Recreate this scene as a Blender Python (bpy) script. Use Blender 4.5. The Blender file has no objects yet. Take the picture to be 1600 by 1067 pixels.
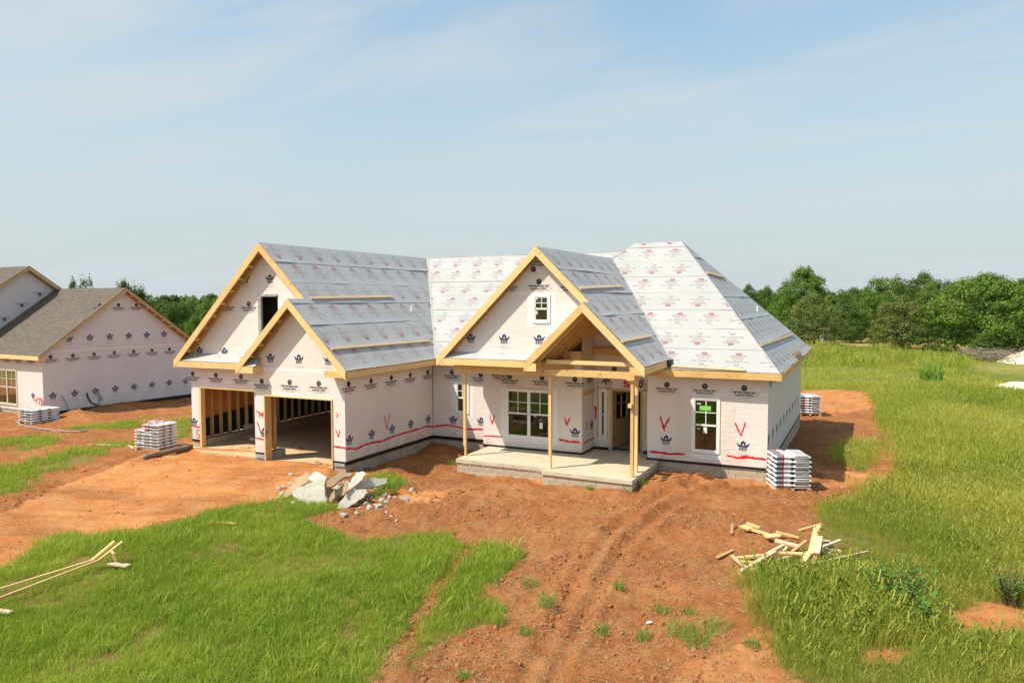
import bpy, bmesh, math, random
import numpy as np
from mathutils import Vector, Matrix
random.seed(7); rng = np.random.default_rng(7)
S = bpy.context.scene
COL = S.collection
R = math.radians

# ------------------------------------------------------------------ camera
CAM = Vector((13.907, -17.573, 4.784)); YAW, PITCH, ROLL, FPX = 0.447, 0.055, -0.002, 1162.2
_fw = Vector((-math.sin(YAW)*math.cos(PITCH), math.cos(YAW)*math.cos(PITCH), -math.sin(PITCH)))
_rt = Vector((math.cos(YAW), math.sin(YAW), 0)); _up = _rt.cross(_fw)
RT = _rt*math.cos(ROLL) + _up*math.sin(ROLL); UP = _up*math.cos(ROLL) - _rt*math.sin(ROLL)
cd = bpy.data.cameras.new('camera'); co = bpy.data.objects.new('camera', cd); COL.objects.link(co)
m = Matrix.Identity(4)
for i in range(3): m[i][0], m[i][1], m[i][2], m[i][3] = RT[i], UP[i], -_fw[i], CAM[i]
co.matrix_world = m
cd.sensor_width = 36; cd.lens = FPX*36/1600; cd.clip_end = 4000; cd.clip_start = .1
S.camera = co

# ------------------------------------------------------------------ world, sun, exposure
SUN_TRAVEL = Vector((.50, .55, -1.0)).normalized()
W = bpy.data.worlds.new("World"); S.world = W; W.use_nodes = True
nt = W.node_tree; N = nt.nodes; LK = nt.links
for n in list(N): N.remove(n)
def wn(t, **k):
    n = N.new(t)
    for a, b in k.items(): setattr(n, a, b)
    return n
def mth(op, a, b=None, tree=None):
    t = tree or nt
    n = t.nodes.new('ShaderNodeMath'); n.operation = op
    for i, v in enumerate((a, b)):
        if v is None: continue
        if isinstance(v, (int, float)): n.inputs[i].default_value = v
        else: t.links.new(v, n.inputs[i])
    return n.outputs[0]
sky = wn('ShaderNodeTexSky', sky_type='NISHITA'); sky.sun_disc = False
d_ = -SUN_TRAVEL
sky.sun_elevation = math.asin(d_.z); sky.sun_rotation = math.atan2(d_.x, d_.y)
sky.air_density = 1.15; sky.dust_density = 1.4; sky.ozone_density = 1.6
tc = wn('ShaderNodeTexCoord'); sp = wn('ShaderNodeSeparateXYZ'); LK.new(tc.outputs['Generated'], sp.inputs[0])
zc = mth('MAXIMUM', sp.outputs[2], 0.0)
dn = mth('ADD', zc, .16)
px_, py_ = mth('DIVIDE', sp.outputs[0], dn), mth('DIVIDE', sp.outputs[1], dn)
cb = wn('ShaderNodeCombineXYZ'); LK.new(px_, cb.inputs[0]); LK.new(py_, cb.inputs[1])
mp = wn('ShaderNodeMapping'); mp.inputs['Rotation'].default_value = (0, 0, R(-12)); mp.inputs['Scale'].default_value = (.55, 1.7, 1)
LK.new(cb.outputs[0], mp.inputs[0])
nz = wn('ShaderNodeTexNoise'); nz.inputs['Scale'].default_value = 1.5; nz.inputs['Detail'].default_value = 9; nz.inputs['Roughness'].default_value = .58; nz.inputs['Distortion'].default_value = .7
LK.new(mp.outputs[0], nz.inputs['Vector'])
nz2 = wn('ShaderNodeTexNoise'); nz2.inputs['Scale'].default_value = .55; nz2.inputs['Detail'].default_value = 4
LK.new(cb.outputs[0], nz2.inputs['Vector'])
cl = mth('ADD', mth('MULTIPLY', nz.outputs['Fac'], .62), mth('MULTIPLY', nz2.outputs['Fac'], .5))
rp = wn('ShaderNodeMapRange'); rp.interpolation_type = 'SMOOTHSTEP'
rp.inputs['From Min'].default_value = .45; rp.inputs['From Max'].default_value = .74; rp.inputs['To Max'].default_value = .85
LK.new(cl, rp.inputs['Value'])
hz = wn('ShaderNodeMapRange'); hz.interpolation_type = 'SMOOTHSTEP'
hz.inputs['From Min'].default_value = -.02; hz.inputs['From Max'].default_value = .55; hz.inputs['To Min'].default_value = .95; hz.inputs['To Max'].default_value = 0
LK.new(zc, hz.inputs['Value'])
tint = wn('ShaderNodeMixRGB', blend_type='MULTIPLY'); tint.inputs[0].default_value = 1; tint.inputs[2].default_value = (1.42, 1.68, 1.6, 1)
LK.new(sky.outputs[0], tint.inputs[1])
mx0 = wn('ShaderNodeMixRGB'); mx0.inputs[2].default_value = (5.0, 5.5, 5.72, 1)
LK.new(hz.outputs[0], mx0.inputs[0]); LK.new(tint.outputs[0], mx0.inputs[1])
mx = wn('ShaderNodeMixRGB'); mx.inputs[2].default_value = (5.4, 5.95, 6.25, 1)
LK.new(rp.outputs[0], mx.inputs[0]); LK.new(mx0.outputs[0], mx.inputs[1])
bg = wn('ShaderNodeBackground'); bg.inputs[1].default_value = .092
LK.new(mx.outputs[0], bg.inputs[0])
wo = wn('ShaderNodeOutputWorld'); LK.new(bg.outputs[0], wo.inputs[0])
sd = bpy.data.lights.new('sun', 'SUN'); sd.energy = 4.6; sd.angle = R(.55); sd.color = (1, .91, .76)
so = bpy.data.objects.new('sun', sd); COL.objects.link(so)
so.rotation_euler = SUN_TRAVEL.to_track_quat('-Z', 'Y').to_euler()
S.view_settings.view_transform = 'Standard'; S.view_settings.look = 'None'
S.view_settings.exposure = .38; S.view_settings.gamma = 1
S.view_settings.use_curve_mapping = False
S.cycles.max_bounces = 6; S.cycles.transparent_max_bounces = 12

# ------------------------------------------------------------------ projection helpers (where a point of the photo lies in the place)
def ray(u, v):
    return _fw + RT*((u-800)/FPX) - UP*((v-533.5)/FPX)
def GZ(u, v, z): d = ray(u, v); return CAM + d*((z-CAM.z)/d.z)
def GY(u, v, y): d = ray(u, v); return CAM + d*((y-CAM.y)/d.y)
def GX(u, v, x): d = ray(u, v); return CAM + d*((x-CAM.x)/d.x)
def GP(u, v, P, Nn): d = ray(u, v); return CAM + d*((P-CAM).dot(Nn)/d.dot(Nn))
def GD(u, v, dist): d = ray(u, v); return CAM + d*(dist/math.hypot(d.x, d.y))

# ------------------------------------------------------------------ noise + terrain
def _h(ix, iy, s):
    n = (ix.astype(np.int64)*374761393 + iy.astype(np.int64)*668265263 + s*982451653) & 0xffffffff
    n = ((n ^ (n >> 13))*1274126177) & 0xffffffff
    return ((n ^ (n >> 16)) & 0xffff)/65535.0
def vn(x, y, s=0):
    x = np.asarray(x, float); y = np.asarray(y, float)
    ix, iy = np.floor(x), np.floor(y); fx, fy = x-ix, y-iy
    fx = fx*fx*(3-2*fx); fy = fy*fy*(3-2*fy)
    a, b, c, d = _h(ix, iy, s), _h(ix+1, iy, s), _h(ix, iy+1, s), _h(ix+1, iy+1, s)
    return (a*(1-fx)+b*fx)*(1-fy)+(c*(1-fx)+d*fx)*fy
def fbm(x, y, s=0, o=4):
    t = 0; a = .5; f = 1
    for i in range(o): t = t+a*vn(x*f+i*17.3, y*f-i*9.1, s+i); a *= .5; f *= 2.03
    return t
def sst(a, b, x): t = np.clip((x-a)/(b-a), 0, 1); return t*t*(3-2*t)
CP = np.array([(0,-.4,-.28),(-3.6,-.2,-.29),(-1.8,-.4,-.25),(-7.2,.3,-.28),(-5.4,.4,-.27),(-9,-4,-.58),(-4,-5,-.62),(-1,-3,-.5),(.5,1.2,-.48),(.6,4.6,-.38),
 (2,3.2,-.5),(2.6,1.6,-.5),(5.6,1.2,-.43),(8.3,1.2,-.4),(8.8,3,-.4),(9.5,4,-.33),(11.4,4,-.34),(11.7,8,-.46),(11.7,16,-.58),(12.2,4.6,-.42),(5,-4,-.7),(9,-8,-.82),
 (2,-11,-.86),(16,-5,-.72),(15,3,-.56),(20,10,-.62),(-12,3,-.66),(-21,3,-.74),(-20,6,-.7),(-19,12,-.72),(0,40,-.75),(30,60,-.8),(-40,20,-1.0),(20,90,-.8),(13,20,-.6),(-4,-14,-.9),(14,-18,-.9),(30,-10,-.8),(-20,-12,-.9),(-10,9,-.62),(5,9,-.6)])
BUMPS = []   # (x, y, height, rx, ry, rough)
def base_h(x, y):
    num = 0; den = 0
    for cx, cy, cz in CP:
        w = 1/((x-cx)**2+(y-cy)**2+.5)**1.6
        num = num+w*cz; den = den+w
    h = num/den
    # the land falls into a wooded valley behind the neighbour's house, far to the left
    q = (-x*.76+y*.65)
    h = h-6.5*sst(38, 95, q-.0*x)*sst(-14, -40, x)
    return h
def terr(x, y, detail=True):
    x = np.asarray(x, float); y = np.asarray(y, float)
    h = base_h(x, y)
    for bx, by, bh, rx, ry, ro in BUMPS:
        g = np.exp(-((x-bx)/rx)**2-((y-by)/ry)**2)
        h = h+g*bh*(1+ro*(fbm(x*2.6, y*2.6, 31, 4)-.47)*2)
    if detail:
        near = 1-sst(28, 60, np.hypot(x-6, y+4))
        h = h+(fbm(x*.5, y*.5, 3, 3)-.44)*.10*near
    return h
def T1(x, y, detail=True): return float(terr(np.array([x]), np.array([y]), detail)[0])
def G(u, v, h=0):
    z = -.6
    for _ in range(6):
        p = GZ(u, v, z+h); z = T1(p.x, p.y)
    return GZ(u, v, z+h)
for u, v, bh, rx, ry, ro in ((1075,768,.22,1.1,.5,.8),(1040,775,.16,.8,.4,.9),(1120,765,.12,.9,.4,.8),(660,735,.22,1.0,.5,.8),(700,722,.22,.7,.5,.8),(610,745,.15,.7,.5,.6),
                          (1185,940,.16,.5,.6,1.3),(1165,960,.12,.5,.5,1.2),(1200,985,.14,.4,.5,1.2),(960,780,.09,1.2,.4,1),(830,770,.09,1.2,.4,1),(745,775,.1,1.0,.4,1),
                          (500,720,.05,.9,.35,.5),(470,745,.12,1.2,.5,.5),(530,775,.12,1.1,.5,.6),(195,632,.25,1.0,1.6,.7),(120,648,.3,1.0,.9,.8),(690,705,.10,.8,.8,.5),(620,1020,.12,.35,.5,1.0)):
    p = GZ(u, v, -.55); BUMPS.append((p.x, p.y, bh, rx, ry, ro))

def poly_px(pts, z=-.62): return np.array([(lambda p: (p.x, p.y))(GZ(u, v, z)) for u, v in pts])
def inpoly(x, y, P):
    r = np.zeros(x.shape, bool); n = len(P); j = n-1
    for i in range(n):
        xi, yi = P[i]; xj, yj = P[j]
        c = ((yi > y) != (yj > y)) & (x < (xj-xi)*(y-yi)/(yj-yi+1e-12)+xi)
        r ^= c; j = i
    return r
LAWN = [poly_px(q) for q in (
 [(-300,1180),(-300,905),(0,893),(45,868),(85,842),(140,838),(200,842),(245,832),(300,822),(355,803),(420,796),(440,812),(480,800),(475,822),(505,832),(560,842),(620,832),(700,832),(728,852),(700,872),(685,900),(655,930),(640,960),(612,990),(590,1020),(575,1067),(560,1180)],
 [(768,848),(812,868),(800,888),(770,905),(745,930),(788,940),(782,960),(745,965),(700,978),(650,1015),(645,1040),(636,1035),(652,985),(684,940),(708,902),(728,872)],
 [(440,785),(520,792),(525,808),(480,815),(445,812),(430,800)],
 [(580,762),(615,752),(632,762),(622,775),(590,778)])]
LEFTG = [poly_px(q, -.68) for q in (
 [(-200,740),(0,738),(50,727),(85,722),(100,713),(165,711),(172,722),(120,735),(60,748),(45,765),(20,780),(-200,800)],
 [(15,688),(50,682),(88,690),(80,700),(40,700),(15,698)],[(150,668),(190,660),(215,655),(230,660),(205,672),(170,673)],[(155,698),(200,694),(206,704),(160,706)],
 [(272,660),(300,655),(300,688),(275,685)],[(0,684),(14,686),(12,692),(0,692)],[(120,668),(140,664),(145,672),(125,674)],[(28,703),(55,703),(50,711),(28,710)])]
MEAD = [poly_px(q) for q in (
 [(1252,611),(1252,560),(1255,535),(2600,535),(2600,1300),(1500,1300),(1330,1080),(1255,1055),(1212,1010),(1200,965),(1178,905),(1215,890),(1255,868),(1278,840),(1285,805),(1330,790),(1380,768),(1412,745),(1405,715),(1392,690),(1375,650),(1362,614),(1300,609)],
 [(1312,715),(1345,695),(1372,705),(1368,715),(1335,742),(1318,738)])]
BARE = [poly_px(q) for q in ([(1460,960),(1530,938),(1600,945),(1700,950),(1700,985),(1600,985),(1540,990),(1480,985)],[(1545,895),(1600,886),(1640,890),(1640,905),(1560,905)],[(1330,1010),(1420,1005),(1440,1022),(1400,1035),(1340,1030)])]
DRIVE = poly_px([(-400,960),(-300,800),(0,795),(100,755),(230,717),(300,700),(325,703),(400,715),(520,742),(500,760),(450,775),(410,790),(330,800),(230,820),(120,835),(60,848),(0,880)], -.5)
SANDY = [poly_px(q, -.6) for q in ([(600,768),(700,778),(660,792),(580,792)],[(1060,745),(1200,752),(1200,775),(1100,775)],[(1060,1030),(1200,1000),(1260,1060),(1180,1090),(1050,1075)],[(820,735),(860,745),(900,768),(830,765)],[(1290,745),(1390,745),(1340,770),(1280,775)],[(1255,608),(1360,610),(1365,640),(1255,650)])]
def mask(x, y, polys, j=.35, seed=5, f=1.3):
    jx = (fbm(x*f, y*f, seed, 4)-.47)*2*j; jy = (fbm(x*f+40, y*f+11, seed+9, 4)-.47)*2*j
    r = np.zeros(x.shape, bool)
    for P in polys: r |= inpoly(x+jx, y+jy, P)
    return r

# ------------------------------------------------------------------ materials
def mk(name):
    m = bpy.data.materials.new(name); m.use_nodes = True
    t = m.node_tree; b = t.nodes['Principled BSDF']; return m, t, b
def nd(t, kind, **k):
    n = t.nodes.new(kind)
    for a, b in k.items():
        if a in n.inputs.keys(): n.inputs[a].default_value = b
        else: setattr(n, a, b)
    return n
def noise(t, vec, scale, detail=4, rough=.55, dist=0):
    n = nd(t, 'ShaderNodeTexNoise', Scale=scale, Detail=detail, Roughness=rough, Distortion=dist)
    if vec: t.links.new(vec, n.inputs['Vector'])
    return n.outputs['Fac']
def mrange(t, x, a, b, c=0, d=1):
    n = nd(t, 'ShaderNodeMapRange'); n.inputs[1].default_value = a; n.inputs[2].default_value = b; n.inputs[3].default_value = c; n.inputs[4].default_value = d
    t.links.new(x, n.inputs[0]); return n.outputs[0]
def mixc(t, f, a, b, bt='MIX'):
    n = nd(t, 'ShaderNodeMixRGB', blend_type=bt)
    for i, v in ((0, f), (1, a), (2, b)):
        if isinstance(v, (int, float)): n.inputs[i].default_value = v
        elif isinstance(v, tuple): n.inputs[i].default_value = (*v, 1)
        else: t.links.new(v, n.inputs[i])
    return n.outputs[0]
def bump(t, b, h, strength, dist=.01):
    n = nd(t, 'ShaderNodeBump', Strength=strength, Distance=dist); t.links.new(h, n.inputs['Height']); t.links.new(n.outputs[0], b.inputs['Normal'])
def coord(t, which='Object'):
    return t.nodes.new('ShaderNodeTexCoord').outputs[which]
def stretch(t, vec, s):
    n = nd(t, 'ShaderNodeMapping'); n.inputs['Scale'].default_value = s; t.links.new(vec, n.inputs[0]); return n.outputs[0]
def simple(name, c, rough=.7, var=.12, scale=6, bmp=.15, metal=0, spec=.3):
    m, t, b = mk(name); v = coord(t)
    f = noise(t, v, scale, 5)
    col = mixc(t, mrange(t, f, .3, .7), tuple(x*(1-var) for x in c), tuple(min(1, x*(1+var)) for x in c))
    t.links.new(col, b.inputs['Base Color']); b.inputs['Roughness'].default_value = rough; b.inputs['Metallic'].default_value = metal
    b.inputs['Specular IOR Level'].default_value = spec
    if bmp: bump(t, b, noise(t, v, scale*6, 4), bmp)
    return m
def lumber(name, c1, c2, axis=0):
    m, t, b = mk(name); v = coord(t)
    oi = t.nodes.new('ShaderNodeObjectInfo')
    sh = nd(t, 'ShaderNodeVectorMath', operation='ADD'); t.links.new(v, sh.inputs[0])
    sc = nd(t, 'ShaderNodeVectorMath', operation='SCALE'); sc.inputs[0].default_value = (31, 17, 23); t.links.new(oi.outputs['Random'], sc.inputs['Scale']); t.links.new(sc.outputs[0], sh.inputs[1])
    g = noise(t, sh.outputs[0], 9, 6, .6, 1.5); big = noise(t, sh.outputs[0], 1.3, 3)
    kn = nd(t, 'ShaderNodeTexVoronoi', Scale=3.1); t.links.new(sh.outputs[0], kn.inputs['Vector'])
    col = mixc(t, mrange(t, g, .3, .7), c1, c2)
    col = mixc(t, mrange(t, big, .35, .65, 0, .5), col, tuple(x*.72 for x in c1))
    col = mixc(t, mrange(t, oi.outputs['Random'], 0, 1, 0, .75), col, tuple(min(1, x*1.12+.05) for x in c2))
    col = mixc(t, mrange(t, kn.outputs['Distance'], .06, .10, .85, 0), col, (.16, .07, .025))
    t.links.new(col, b.inputs['Base Color']); b.inputs['Roughness'].default_value = .75; b.inputs['Specular IOR Level'].default_value = .2
    bump(t, b, g, .2); return m
PINE = lumber('pine_lumber', (.64, .39, .14), (.78, .54, .25))
PALE = lumber('weathered_lumber', (.50, .36, .205), (.66, .51, .33))
TANW = lumber('tan_lumber', (.42, .27, .13), (.55, .38, .20))
DARKW = lumber('brown_lumber', (.34, .19, .085), (.46, .28, .13))
def osb_mat(name, c1, c2):
    m, t, b = mk(name); v = coord(t)
    vo = nd(t, 'ShaderNodeTexVoronoi', Scale=9.0); t.links.new(stretch(t, v, (1, 1, 2.2)), vo.inputs['Vector'])
    col = mixc(t, vo.outputs['Color'], c1, c2); col = mixc(t, mrange(t, noise(t, v, 2), .35, .65, 0, .5), col, tuple(x*.6 for x in c1))
    t.links.new(col, b.inputs['Base Color']); b.inputs['Roughness'].default_value = .8; return m
OSB = osb_mat('strand_board', (.40, .22, .09), (.55, .33, .15))
OSBGLOW = osb_mat('glow_red_strand_board', (.62, .20, .06), (.72, .30, .10))  # reddish board, brightened to paint the orange bounce glow into its colour
SHADEBLK = simple('garage_shade_black', (.022, .022, .022), .9, .3)  # near-black colour that paints the unlit parts of the garage walls
def wrap_mat(name, c, dirt=.5):
    m, t, b = mk(name); v = coord(t)
    a = noise(t, v, .7, 4); f = noise(t, v, 26, 3); w = noise(t, stretch(t, v, (1.2, 1.2, 3)), 2.3, 5, .6, 1.2)
    col = mixc(t, mrange(t, a, .35, .7), c, tuple(x*.93 for x in c))
    col = mixc(t, mrange(t, f, .62, .72, 0, .22), col, (.55, .42, .38))
    gr = nd(t, 'ShaderNodeTexBrick'); gr.inputs['Scale'].default_value = 1; gr.inputs['Mortar Size'].default_value = .004; gr.inputs['Brick Width'].default_value = .41; gr.inputs['Row Height'].default_value = .205
    sx = nd(t, 'ShaderNodeSeparateXYZ'); t.links.new(v, sx.inputs[0]); cb = nd(t, 'ShaderNodeCombineXYZ')
    t.links.new(mth('ADD', sx.outputs[0], sx.outputs[1], t), cb.inputs[0]); t.links.new(sx.outputs[2], cb.inputs[1]); t.links.new(cb.outputs[0], gr.inputs['Vector'])
    col = mixc(t, mth('MULTIPLY', gr.outputs['Fac'], .10, t), col, (.45, .36, .34))
    zz = mrange(t, sx.outputs[2], 0.0, .45, 1, 0); zz = mth('MULTIPLY', zz, mrange(t, noise(t, v, 3, 5), .4, .65, 0, dirt), t)
    col = mixc(t, zz, col, (.50, .30, .19))
    t.links.new(col, b.inputs['Base Color']); b.inputs['Roughness'].default_value = .55; b.inputs['Specular IOR Level'].default_value = .25
    bump(t, b, mth('ADD', w, mth('MULTIPLY', f, .15, t), t), .36, .04); return m
WRAP = wrap_mat('house_wrap', (.765, .69, .655)); WRAP2 = wrap_mat('house_wrap_cream', (.72, .65, .57), .2); WRAPL = wrap_mat('house_wrap_grey', (.70, .655, .655), .3)
WRAPB = simple('house_wrap_white', (.78, .75, .73), .5, .06, 5, .3)
def under_mat():
    m, t, b = mk('roof_underlayment'); v = coord(t)
    w = noise(t, stretch(t, v, (1.1, 1.1, 2.2)), 2.6, 6, .62, 1.6); a = noise(t, v, .6, 3)
    col = mixc(t, mrange(t, a, .35, .7), (.435, .43, .425), (.385, .385, .38))
    t.links.new(col, b.inputs['Base Color']); b.inputs['Roughness'].default_value = .5; b.inputs['Specular IOR Level'].default_value = .3
    bump(t, b, w, .26, .05); return m
UND = under_mat()
INKR = simple('red_print', (.40, .10, .11), .6, .25, 9, 0); INKG = simple('grey_print', (.26, .22, .23), .6, .2, 9, 0); INKRL = simple('faint_red_print', (.38, .11, .11), .6, .2, 9, 0)
INKK = simple('black_print', (.035, .034, .04), .6, .2, 9, 0); INKB = simple('navy_print', (.035, .04, .12), .6, .2, 9, 0)
INKF = simple('faint_grey_print', (.45, .41, .41), .6, .15, 9, 0); INKP = simple('faint_phone_print', (.50, .22, .2), .6, .2, 9, 0)
SPRAY = simple('red_spray_paint', (.62, .02, .025), .6, .25, 14, 0)
def stone(name, c, sc=5, bs=.5, stain=(.35, .18, .09), sa=.5, bd=.02):
    m, t, b = mk(name); v = coord(t)
    f = noise(t, v, sc, 8, .65); g = noise(t, v, sc*9, 4)
    col = mixc(t, mrange(t, f, .3, .7), tuple(x*.8 for x in c), tuple(x*1.1 for x in c)); col = mixc(t, mrange(t, g, .55, .7, 0, .35), col, tuple(x*.55 for x in c))
    col = mixc(t, mrange(t, noise(t, v, .9, 5), .5, .7, 0, sa), col, stain)
    t.links.new(col, b.inputs['Base Color']); b.inputs['Roughness'].default_value = .9; b.inputs['Specular IOR Level'].default_value = .15
    bump(t, b, mth('ADD', f, mth('MULTIPLY', g, .4, t), t), bs, bd); return m
SLAB = stone('concrete_slab', (.60, .51, .385), 3, .15, (.5, .36, .2), .35); BLOCK = stone('concrete_block', (.48, .41, .31), 6, .4, (.42, .25, .13), .35); RUBBLE = stone('broken_concrete', (.60, .555, .475), 6, .8, (.46, .31, .17), .7, .035)
STEM = stone('stem_wall', (.42, .37, .32), 3, .25, (.40, .22, .12), .5); GRIT = stone('gravel_grit', (.45, .38, .30), 9, .5)
ROCKB = stone('brown_concrete', (.42, .30, .18), 6, .8, (.45, .22, .1), .7, .035)
FLASH = simple('black_flashing', (.016, .016, .018), .45, .3, 5, .3)
VINYL = simple('white_vinyl', (.80, .80, .78), .4, .04, 5, 0, 0, .5); TANV = simple('tan_frame', (.62, .55, .44), .5, .06, 5, 0)
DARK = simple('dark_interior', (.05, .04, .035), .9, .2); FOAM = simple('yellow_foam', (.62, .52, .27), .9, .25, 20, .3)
PIPEW = simple('white_pipe', (.8, .8, .78), .4, .04); CARD = simple('cardboard', (.42, .28, .16), .8, .1); BLUE = simple('blue_tarp', (.02, .06, .25), .6, .2)
RUST = simple('orange_plastic', (.65, .12, .03), .6, .2); GREYC = simple('grey_conduit', (.33, .34, .37), .5, .1); BLKC = simple('black_cable', (.03, .03, .035), .5, .2)
STICK = simple('white_sticker', (.75, .75, .70), .6, .05); GSTICK = simple('green_sticker', (.16, .55, .06), .6, .08)
LOGM = lumber('bark_log', (.14, .095, .06), (.22, .155, .10))
SANDM = stone('pale_sand', (.72, .64, .46), 4, .4, (.75, .67, .5), .3)
SHEDM = simple('grey_shed_boards', (.36, .33, .31), .9, .15); SHEDR = simple('rusty_tin', (.25, .19, .16), .7, .3)
BRUSH = simple('dead_brush', (.27, .22, .17), .9, .3, 3, 0); BARK = simple('bark', (.11, .08, .055), .95, .3, 4, .5)
def glass_mat():
    m, t, b = mk('window_glass'); o = t.nodes['Material Output']; t.nodes.remove(b)
    gl = nd(t, 'ShaderNodeBsdfGlossy', Roughness=.0); gl.inputs[0].default_value = (.9, 1, .9, 1); tr = nd(t, 'ShaderNodeBsdfTransparent'); tr.inputs[0].default_value = (.5, .55, .5, 1)
    fr = nd(t, 'ShaderNodeFresnel', IOR=1.5); bp = nd(t, 'ShaderNodeBump', Strength=.04, Distance=.02); t.links.new(noise(t, coord(t), 1.7, 2), bp.inputs['Height']); t.links.new(bp.outputs[0], gl.inputs['Normal'])
    f = mth('ADD', mth('MULTIPLY', fr.outputs[0], 1.5, t), .055, t); mx = nd(t, 'ShaderNodeMixShader'); t.links.new(f, mx.inputs[0]); t.links.new(tr.outputs[0], mx.inputs[1]); t.links.new(gl.outputs[0], mx.inputs[2])
    t.links.new(mx.outputs[0], o.inputs[0]); return m
GLASS = glass_mat()
def leafy(name, c1, c2, attr=True, trans=.25):
    m, t, b = mk(name); o = t.nodes['Material Output']
    if attr:
        a = nd(t, 'ShaderNodeAttribute', attribute_type='INSTANCER', attribute_name='tint'); f = a.outputs['Fac']
    else:
        f = mrange(t, noise(t, coord(t), 1.1, 4), .3, .7)
    oi = t.nodes.new('ShaderNodeObjectInfo')
    g = nd(t, 'ShaderNodeNewGeometry'); rnd = g.outputs['Random Per Island']
    col = mixc(t, f, c1, c2); col = mixc(t, mrange(t, rnd, 0, 1, 0, .4), col, tuple(x*1.2 for x in c2)); 
    t.links.new(col, b.inputs['Base Color']); b.inputs['Roughness'].default_value = .6; b.inputs['Specular IOR Level'].default_value = .2
    tl = nd(t, 'ShaderNodeBsdfTranslucent'); t.links.new(mixc(t, 1, col, (1.0, 1.15, .6), 'MULTIPLY'), tl.inputs[0])
    mx = nd(t, 'ShaderNodeMixShader'); mx.inputs[0].default_value = trans; t.links.new(b.outputs[0], mx.inputs[1]); t.links.new(tl.outputs[0], mx.inputs[2]); t.links.new(mx.outputs[0], o.inputs[0])
    return m
GRASS = leafy('lawn_blades', (.225, .325, .033), (.44, .475, .088), True, .4); TALL = leafy('meadow_blades', (.205, .295, .030), (.49, .46, .10), True, .45); STRAW = leafy('dry_straw', (.40, .30, .14), (.52, .42, .22), True, .1)
WEED = leafy('weed_leaves', (.06, .17, .02), (.12, .27, .04), False)
def shingle_mat():
    m, t, b = mk('brown_shingles'); g = nd(t, 'ShaderNodeNewGeometry'); v = coord(t)
    col = mixc(t, g.outputs['Random Per Island'], (.135, .107, .083), (.21, .17, .13)); col = mixc(t, mrange(t, noise(t, v, 60, 2), .35, .65), col, (.10, .08, .065)); 
    t.links.new(col, b.inputs['Base Color']); b.inputs['Roughness'].default_value = .95; return m
SHING = shingle_mat()

# ------------------------------------------------------------------ mesh builder + object helpers
class MB:
    def __init__(s): s.v = []; s.f = []; s.m = []
    def add(s, vs, fs, mi=0):
        o = len(s.v); s.v += [tuple(x) for x in vs]; s.f += [tuple(i+o for i in f) for f in fs]; s.m += [mi]*len(fs)
    def box(s, x0, x1, y0, y1, z0, z1, mi=0):
        s.add([(x, y, z) for x in (x0, x1) for y in (y0, y1) for z in (z0, z1)], [(0,1,3,2),(4,6,7,5),(0,4,5,1),(2,3,7,6),(0,2,6,4),(1,5,7,3)], mi)
    def beam(s, a, b, w, t, up=(0, 0, 1), mi=0, w2=None):
        a, b = Vector(a), Vector(b); d = (b-a).normalized(); u = Vector(up); sd_ = d.cross(u)
        if sd_.length < 1e-4: sd_ = d.cross(Vector((1, 0, 0)))
        sd_.normalize(); un = sd_.cross(d).normalized(); w2 = w2 or w
        vs = [p+sd_*(sx*ww/2)+un*(sz*t/2) for p, ww in ((a, w), (b, w2)) for sx in (-1, 1) for sz in (-1, 1)]
        s.add(vs, [(0,1,3,2),(4,6,7,5),(0,4,5,1),(2,3,7,6),(0,2,6,4),(1,5,7,3)], mi)
    def prism(s, poly, d, mi=0):   # poly: list of 3D points, extruded by vector d
        n = len(poly); d = Vector(d); a = [Vector(p) for p in poly]; s.add(a+[p+d for p in a], [tuple(range(n)), tuple(range(2*n-1, n-1, -1))]+[(i, i+n, (i+1) % n+n, (i+1) % n) for i in range(n)], mi)
    def tube(s, pts, r, k=6, mi=0, r2=None):
        pts = [Vector(p) for p in pts]; n = len(pts); vs = []
        for i, p in enumerate(pts):
            d = (pts[min(i+1, n-1)]-pts[max(i-1, 0)]).normalized(); q = d.cross(Vector((.31, .17, .93)))
            q = (q if q.length > .05 else d.cross(Vector((1, 0, 0)))).normalized(); w = d.cross(q); rr = r+(r2-r)*i/(n-1) if r2 is not None else r
            vs += [p+(q*math.cos(2*math.pi*j/k)+w*math.sin(2*math.pi*j/k))*rr for j in range(k)]
        fs = [(i*k+j, i*k+(j+1) % k, (i+1)*k+(j+1) % k, (i+1)*k+j) for i in range(n-1) for j in range(k)]+[tuple(range(k-1, -1, -1)), tuple(range((n-1)*k, n*k))]
        s.add(vs, fs, mi)
    def mesh(s, name, mats, smooth=False):
        me = bpy.data.meshes.new(name); me.from_pydata(s.v, [], s.f)
        for m in (mats if isinstance(mats, (list, tuple)) else [mats]): me.materials.append(m)
        if any(s.m): me.polygons.foreach_set('material_index', s.m)
        bm = bmesh.new(); bm.from_mesh(me); bmesh.ops.recalc_face_normals(bm, faces=bm.faces); bm.to_mesh(me); bm.free()
        if smooth: me.polygons.foreach_set('use_smooth', [True]*len(me.polygons))
        me.update(); return me
    def build(s, name, mats, parent=None, smooth=False): return link(name, s.mesh(name, mats, smooth), parent)
def link(name, data, parent=None):
    o = bpy.data.objects.new(name, data); COL.objects.link(o)
    if parent is not None: o.parent = parent
    return o
def tag(o, label, cat, group=None):
    o['label'] = label; o['category'] = cat
    if group: o['group'] = group
    return o
def thing(name, label, cat, loc=(0, 0, 0), rz=0, group=None):
    o = bpy.data.objects.new(name, None); COL.objects.link(o); o.location = loc; o.rotation_euler = (0, 0, rz); o.empty_display_size = .2
    return tag(o, label, cat, group)
def dup(o, parent=None):
    c = o.copy(); COL.objects.link(c)
    if parent is not None: c.parent = parent
    for ch in list(o.children): dup(ch, c)
    return c
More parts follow.
